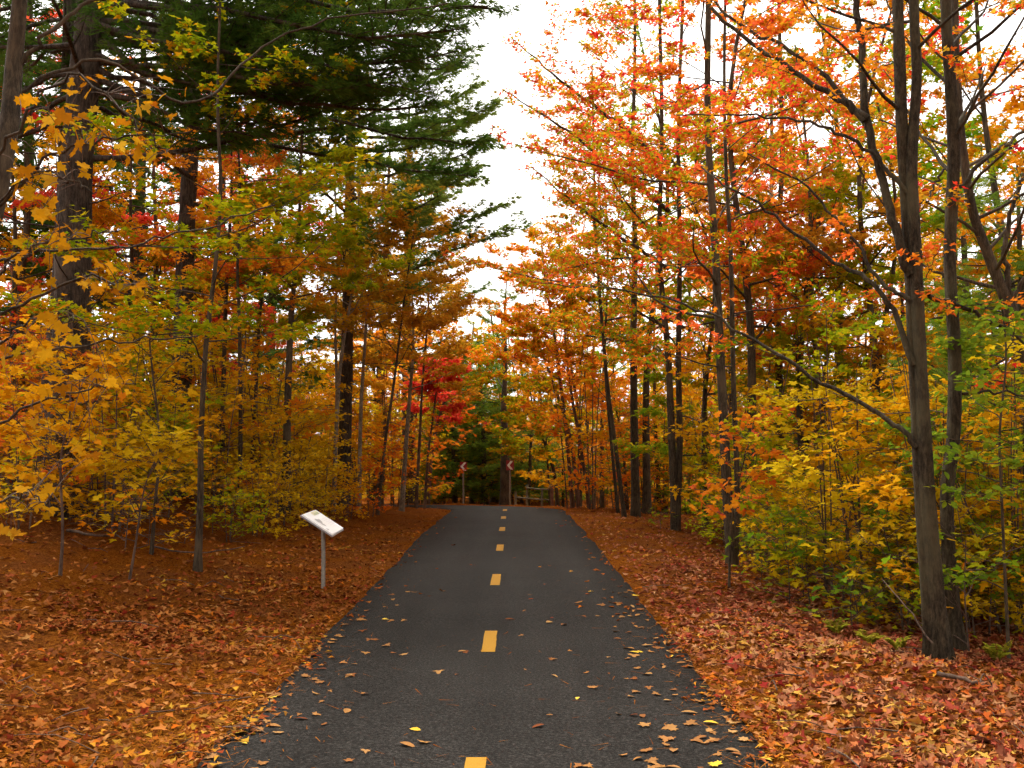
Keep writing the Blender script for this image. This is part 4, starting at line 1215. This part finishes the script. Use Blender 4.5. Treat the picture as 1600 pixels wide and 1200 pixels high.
fr = link('frame', box_mesh('frame', .425, .945, .016, .004), M_edge, pan, loc=V3(0, 0, -.012))
link('bracket', box_mesh('bracket', .16, .22, .02, .004), M_steel, pan, loc=V3(0, 0, -.03))
# flat print: a green band with a pale strip along the upper edge, a grey figure, lines of text
def flat(name, poly, mat, z):
    me = bpy.data.meshes.new(name)
    me.from_pydata([(x, y, z) for x, y in poly], [], [list(range(len(poly)))])
    return link(name, me, mat, pan)
flat('print_band', [(-.185, -.02), (-.120, -.03), (-.125, .16), (-.12, .40), (-.185, .40)], M_yel, .0125)
flat('print_band', [(-.150, .05), (-.122, .05), (-.122, .36), (-.16, .34)], M_print, .0135)
flat('print_figure', [(-.06, -.16), (-.085, -.22), (-.07, -.28), (-.02, -.30), (.0, -.26), (.03, -.28), (.075, -.24), (.06, -.18), (.02, -.20), (.0, -.12), (-.03, -.08), (-.07, -.06), (-.05, -.12)], M_gray, .0132)
flat('print_figure', [(.09, -.36), (.12, -.30), (.14, -.36), (.12, -.40)], M_gray, .0132)
for k in range(6):
    x = -.04 + .03 * k
    flat('text_line', [(x, .03), (x + .006, .03), (x + .006, .36 - .05 * (k % 3)), (x, .36 - .05 * (k % 3))], M_text, .0130)

# ================================================================== chevron signs and rail fence at the bend
M_maroon = plain_mat('sign_maroon', (.30, .012, .02), rough=.4, noise=.1)
M_chev = plain_mat('sign_white', (.92, .90, .90), rough=.4, noise=.04)
M_back = plain_mat('sign_back', (.3, .3, .3), rough=.5)
M_postw = plain_mat('post_grey_wood', (.24, .21, .17), rough=.85, noise=.3, scale=14, bump=.4)
def chevron(px, py, d, label, w=.28, h=.36, post=True, yaw=0):
    c = P(px, py, d)
    base = V3(c[0], c[1] + .03, g1(c[0], c[1]))
    r = empty('chevron_sign', base); tag(r, label, 'road sign', 'chevron signs at the bend')
    tb = Tubes(); lean = rp_.normal(0, .008)
    tb.add([V3(lean, .015, -.2), V3(lean * .5, .015, .6), V3(0, .015, c[2] - base[2] + h * .45)], [.035, .034, .032], 8)
    link('post', tb.mesh('post'), M_postw, r)
    pl = link('sign_plate', box_mesh('sign_plate', w, .014, h, .004), M_maroon, r, loc=V3(0, -.035, c[2] - base[2]))
    pl.rotation_euler = (0, 0, R(yaw))
    a, t_ = w * .40, w * .34
    me = bpy.data.meshes.new('chevron_mark')
    y = -.0095
    hh_ = h * .43
    vs = [(-a, y, 0), (a - t_, y, hh_), (a + .0, y, hh_), (-a + t_, y, 0), (a, y, -hh_), (a - t_, y, -hh_)]
    me.from_pydata(vs, [], [[0, 3, 2, 1], [0, 5, 4, 3]])
    link('chevron_mark', me, M_chev, pl)
chevron(797, 727, 37, 'maroon sign with white chevron on a tall post at the bend')
chevron(724, 729, 39, 'maroon sign with white chevron left of the bend, half hidden in foliage')

fe = empty('rail_fence', G(845, 38.5)); tag(fe, 'short rustic rail fence of grey poles at the end of the path', 'fence')
fb = G(845, 38.5)
M_fence = plain_mat('fence_grey_wood', (.20, .18, .11), rough=.9, noise=.35, scale=9, bump=.5)
M_fence2 = plain_mat('fence_red_brown_wood', (.16, .08, .055), rough=.9, noise=.3, scale=9, bump=.5)
def fpole(name, a, b, r, mat):
    tb = Tubes(); c = spline([a, (a + b) / 2 + rp_.normal(0, .012, 3), b], 8) - fb
    tb.add(c, np.full(8, r) * (1 + rp_.normal(0, .06, 8)), 8)
    link(name, tb.mesh(name), mat, fe)
for px_, ytop in ((824, 757), (847, 762), (806, 768)):
    fpole('fence_post', G(px_, 38.5) - V3(0, 0, .2), P(px_, ytop, 38.5), .045, M_fence)
fpole('fence_post', G(862, 38.4) - V3(0, 0, .2), P(862, 754, 38.4), .06, M_fence2)
fpole('fence_rail', P(822, 762, 38.42), P(858, 765, 38.42), .026, M_fence)
fpole('fence_rail', P(805, 777, 38.42), P(858, 781, 38.42), .026, M_fence)
fpole('fence_rail', P(856, 765, 38.40), P(862, 754, 38.40), .030, M_fence)

# ================================================================== leaf litter
rg = np.random.default_rng(300)
def litter(N, ylo, yhi, tpl, size, seed, name, label, dens_fn, zoff=(.004, .03), tilt=.28, cl=.35, mat='litter'):
    rng = np.random.default_rng(seed)
    # denser nearby: equal numbers per unit of 1/y
    y = 1 / rng.uniform(1 / yhi, 1 / ylo, N)
    x = rng.uniform(-.62, .62, N) * y + rng.normal(0, .4, N)
    d, sd = path_dist(x, y)
    u = d - HALF
    keep = rng.uniform(0, 1, N) < dens_fn(x, y, u, sd)
    x, y, u = x[keep], y[keep], u[keep]
    n_ = len(x)
    z = gz(x, y) + rng.uniform(*zoff, n_) + np.where(u < 0, .035, 0)
    nr = np.array([0, 0, 1.]) + rng.normal(0, tilt, (n_, 3)) * np.array([1, 1, .2])
    pat = .5 + .5 * np.sin(x * 1.7 + 2 * np.sin(y * .8)) * np.sin(y * 1.3)
    rn = np.clip(rng.uniform(0, 1, n_) * (1 - cl) + cl * pat, 0, 1)
    v, t, r = scatter(tpl, np.stack([x, y, z], -1), nr, rng.normal(0, 1, (n_, 3)), size * rng.uniform(.45, 1.35, n_), rn)
    o = link(name, mesh_from(name, v, tris=t, rnd=r), LM[mat])
    return tag(o, label, 'leaf litter', kind='stuff')
def dens_main(x, y, u, sd):
    left = sd > 0
    pl_ = .16 + .5 * np.clip(1 - np.abs(u - 1.0) / 1.6, 0, 1) + .30 * np.clip(np.sin(x * 1.3 + 1.1 * np.sin(y * .7)) * np.sin(y * .9 + .4), 0, 1)
    pr_ = np.interp(u, [0, .25, .8, 3, 6], [.35, .6, 1, .95, .6])
    f = np.where(left, pl_, pr_)
    f = np.where(u < -.02, 0, f)
    edge = np.clip((u + .06 * np.sin(y * 3.1) + .05) / .12, 0, 1)
    return f * edge
curl = lambda tp, k: (np.c_[tp[0][:, :2], tp[0][:, 2] + k * (tp[0][:, 0] ** 2 - .3 * tp[0][:, 1] ** 2)], tp[1])
fold = lambda tp, k: (np.c_[tp[0][:, 0] * .72, tp[0][:, 1], tp[0][:, 2] + k * np.abs(tp[0][:, 0])], tp[1])
onlyL = lambda x, y, u, sd: dens_main(x, y, u, sd) * (sd > 0)
onlyR = lambda x, y, u, sd: dens_main(x, y, u, sd) * (sd < 0)
litter(11000, 2.6, 9.5, curl(MAPLE_MID, .35), .074, 301, 'leaf_litter', 'fallen rust-brown maple leaves on the near left bank', onlyL)
litter(9000, 2.6, 9.5, fold(MAPLE_MID, .8), .070, 311, 'leaf_litter', 'folded brown leaves on the near left bank', onlyL, tilt=.5)
litter(12000, 2.6, 9.5, curl(MAPLE_MID, .35), .078, 321, 'leaf_litter', 'fallen pinkish-red maple leaves on the near right verge', onlyR, mat='litter_pink')
litter(11000, 2.6, 9.5, fold(MAPLE_MID, .8), .074, 331, 'leaf_litter', 'folded pinkish-brown leaves on the near right verge', onlyR, tilt=.5, mat='litter_pink')
litter(8000, 2.6, 12, curl(MAPLE_HI, 1.3), .068, 341, 'leaf_litter', 'curled-up dry leaves lying on the right verge', onlyR, tilt=.5, mat='litter_pink')
litter(46000, 8, 34, curl(LEAF_LO, .6), .074, 302, 'leaf_litter', 'fallen rust-brown leaves on the left bank farther on', onlyL, zoff=(.004, .03), tilt=.35)
litter(40000, 8, 34, curl(LEAF_LO, .6), .078, 312, 'leaf_litter', 'fallen pinkish leaves on the right verge farther on', onlyR, zoff=(.004, .03), tilt=.35, mat='litter_pink')
litter(40000, 2.6, 16, curl(OVAL_LO, .5), .058, 303, 'leaf_litter', 'small curled oval leaves among the litter on both verges', dens_main, tilt=.35)
# pine needles and crumbs along the path edges and over the bank
NEEDLE = (np.array([[-.02, -.5, 0], [.02, -.5, 0], [0, .5, .02]]), np.array([[0, 1, 2]]))
def dens_edge(x, y, u, sd):
    return np.where(u > 0, np.clip(np.where(sd > 0, .8, .5) * np.exp(-np.maximum(u - .2, 0) / np.where(sd > 0, 5, .6)), 0, 1), .10 * np.exp(u / .18) + .006)
litter(230000, 2.8, 18, NEEDLE, .11, 304, 'pine_needle_litter', 'fallen orange pine needles strewn over the bank and path edges', dens_edge, zoff=(.003, .02), tilt=.2, mat='needle_litter')
def dens_onpath(x, y, u, sd):
    e = np.where(sd > 0, .5, 1.0)
    return np.where(u < -.03, e * (.55 * np.exp((u + .03) / .28) + .015), 0)
litter(5200, 9.5, 33, curl(LEAF_LO, .4), .085, 305, 'leaf_litter', 'fallen leaves thinly scattered on the farther part of the path', dens_onpath, zoff=(.008, .016), tilt=.12)

def dens_crumb(x, y, u, sd):
    return np.where(u < 0, .10 + .8 * np.exp(u / .22), 0)
litter(7000, 3.5, 16, curl(OVAL_LO, .3), .016, 306, 'leaf_crumb_litter', 'tiny leaf crumbs and needles dotting the asphalt', dens_crumb, zoff=(.004, .010), tilt=.1)
def dens_rim(x, y, u, sd):
    sp_ = .5 + .5 * np.sin(y * 2.3 + 2 * np.sin(y * .9) + sd)
    return np.where((u > -.34) & (u < .35), np.exp(-((u - .06 + .12 * sp_ ** 3) / (.09 + .06 * sp_)) ** 2), 0)
litter(60000, 3.2, 30, curl(LEAF_LO, .5), .055, 307, 'leaf_litter', 'leaf scraps gathered along both edges of the asphalt', dens_rim, zoff=(.006, .025), tilt=.25)
# leaves lying singly on the near asphalt, each one by itself
flat_leaf = []
for k, tp in enumerate((curl(MAPLE_HI, .12), curl(OVAL, .2), curl(MAPLE_MID, .2))):
    for mt in ('single_tan', 'single_yellow'):
        me = mesh_from('fallen_leaf', tp[0], tris=tp[1]); me.materials.append(LM[mt])
        flat_leaf.append(me)
cnt = 0
tries = 0
while cnt < 250 and tries < 9000:
    tries += 1
    y = 1 / rg.uniform(1 / 11.5, 1 / 4.6)
    s_ = 1 if rg.uniform() < .58 else -1            # more leaves on the right half
    a = min(rg.exponential(.40), 1.5)
    if rg.uniform() < .12: a = rg.uniform(0, 1.5)
    x = PCX + s_ * (HALF - .03 - a)
    if abs(x + .185) < .14: continue
    shape = 0 if rg.uniform() < .3 else (2 if rg.uniform() < .5 else 4)
    yel = rg.uniform() < .07
    o = bpy.data.objects.new('fallen_leaf', flat_leaf[shape + (1 if yel else 0)]); COL.objects.link(o)
    sz = rg.uniform(.040, .098)
    o.location = (x, y, float(zpath(y)) + .012 * (1 - ((x - PCX) / HALF) ** 2) + .007 + .02 * sz)
    o.rotation_euler = (rg.normal(0, .10), rg.normal(0, .10), rg.uniform(0, 6.28))
    o.scale = (sz, sz * rg.uniform(.8, 1.2), sz)
    hlf = 'right' if s_ * (HALF - a) > 0 else 'left'
    if yel: tag(o, f'small bright yellow leaf lying on the {hlf} half of the asphalt', 'leaf', f'yellow leaves on the {hlf} half of the path')
    else: tag(o, f'dry tan leaf lying flat on the {hlf} half of the asphalt', 'leaf', f'tan leaves on the {hlf} half of the path')
    cnt += 1

tb = Tubes()
for k in range(420):
    y = 1 / rg.uniform(1 / 22, 1 / 3.2); x = rg.uniform(-.6, .6) * y
    dd, sd = path_dist(x, y)
    if dd[0] < HALF + .05: continue
    L = rg.uniform(.1, .5); a = rg.uniform(0, 6.28)
    p0 = V3(x, y, g1(x, y) + .02); p1 = V3(x + L * math.cos(a), y + L * math.sin(a), 0); p1[2] = g1(p1[0], p1[1]) + rg.uniform(.015, .05)
    mid = (p0 + p1) / 2 + rg.normal(0, .02, 3) + V3(0, 0, .015)
    r_ = rg.uniform(.002, .006)
    tb.add(spline([p0, mid, p1], 5), np.linspace(r_, r_ * .6, 5), 4)
tag(link('twig_litter', tb.mesh('twig_litter'), BARK['brown']), 'thin dead twigs scattered through the leaf litter on both verges', 'twigs', kind='stuff')
# ferns at the foot of the near maple, fallen sticks
def fern(px, d, sc, seed, label):
    rng = np.random.default_rng(seed)
    b0 = G(px, d)
    root = empty('fern', b0); tag(root, label, 'fern', 'yellowing ferns on the right verge')
    for k in range(7):
        a = k / 7 * 6.28 + rng.uniform(-.3, .3)
        L = sc * rng.uniform(.7, 1.1)
        fr_ = bough(V3(0, 0, 0), (math.cos(a), math.sin(a), 1.9), L, rng, n=9, wig=.06, droop=.42)
        pos, tip = [], []
        for q in range(22):
            p, d_ = along(fr_, .15 + .85 * q / 22)
            for sg in (-1, 1):
                pos.append(p); tip.append(np.cross(d_, [0, 0, 1]) * sg + d_ * .3)
        tip = np.array(tip); pos = np.array(pos)
        szs = np.repeat(np.sin(np.linspace(.35, 3.0, 22)) * .13 * sc / .5, 2)
        v, t, r = scatter(OVAL_LO, pos + norm(tip) * szs[:, None] * .4, np.tile([0, 0, 1.], (44, 1)) + rng.normal(0, .1, (44, 3)), tip, szs, rng.uniform(0, 1, 44))
        link('frond', mesh_from('frond', v, tris=t, rnd=r), LM['fern'], root)
for k, (px, d, sc, lab) in enumerate([
    (1350, 8.6, .20, 'yellowing fern left of the foot of the near maple'), (1300, 9.2, .20, 'yellow fern farther left on the right verge'),
    (1395, 8.4, .18, 'small green-yellow fern beside the near maple'), (1545, 8.1, .22, 'low leafy fern right of the near maple')]):
    fern(px, d, sc, 400 + k, lab)
def stick(label, pts, r):
    c = spline(pts, 10); c[1:-1] += rg.normal(0, .008, c[1:-1].shape)
    tb = Tubes(); tb.add(c - c[0], np.linspace(r, r * .5, 10), 6)
    o = link('fallen_stick', tb.mesh('fallen_stick'), BARK['brown'], loc=c[0])
    tag(o, label, 'stick', 'fallen sticks')
def gp(px, d, h=.02): return G(px, d) + V3(0, 0, h)
stick('dark stick lying on the litter below the near maple', [gp(1455, 7.35, .03), gp(1500, 7.2, .04), gp(1540, 7.15, .02)], .018)
stick('pale bare stick leaning against the near maple foot', [gp(1448, 8.1, .15), P(1425, 960, 8.25), P(1400, 930, 8.4), P(1378, 905, 8.6)], .008)
stick('long dark stick on the left bank below the slim maple', [gp(240, 12.4, .05), gp(290, 12.2, .10), gp(345, 12.4, .14), gp(385, 12.8, .2)], .012)
stick('short dark stick on the bank near the huge left pine', [gp(110, 12.6, .04), gp(150, 12.4, .05), gp(190, 12.6, .05)], .02)
print('objects', len(bpy.data.objects), 'tris', sum(len(m.loops) - 2 * len(m.polygons) for m in bpy.data.meshes))
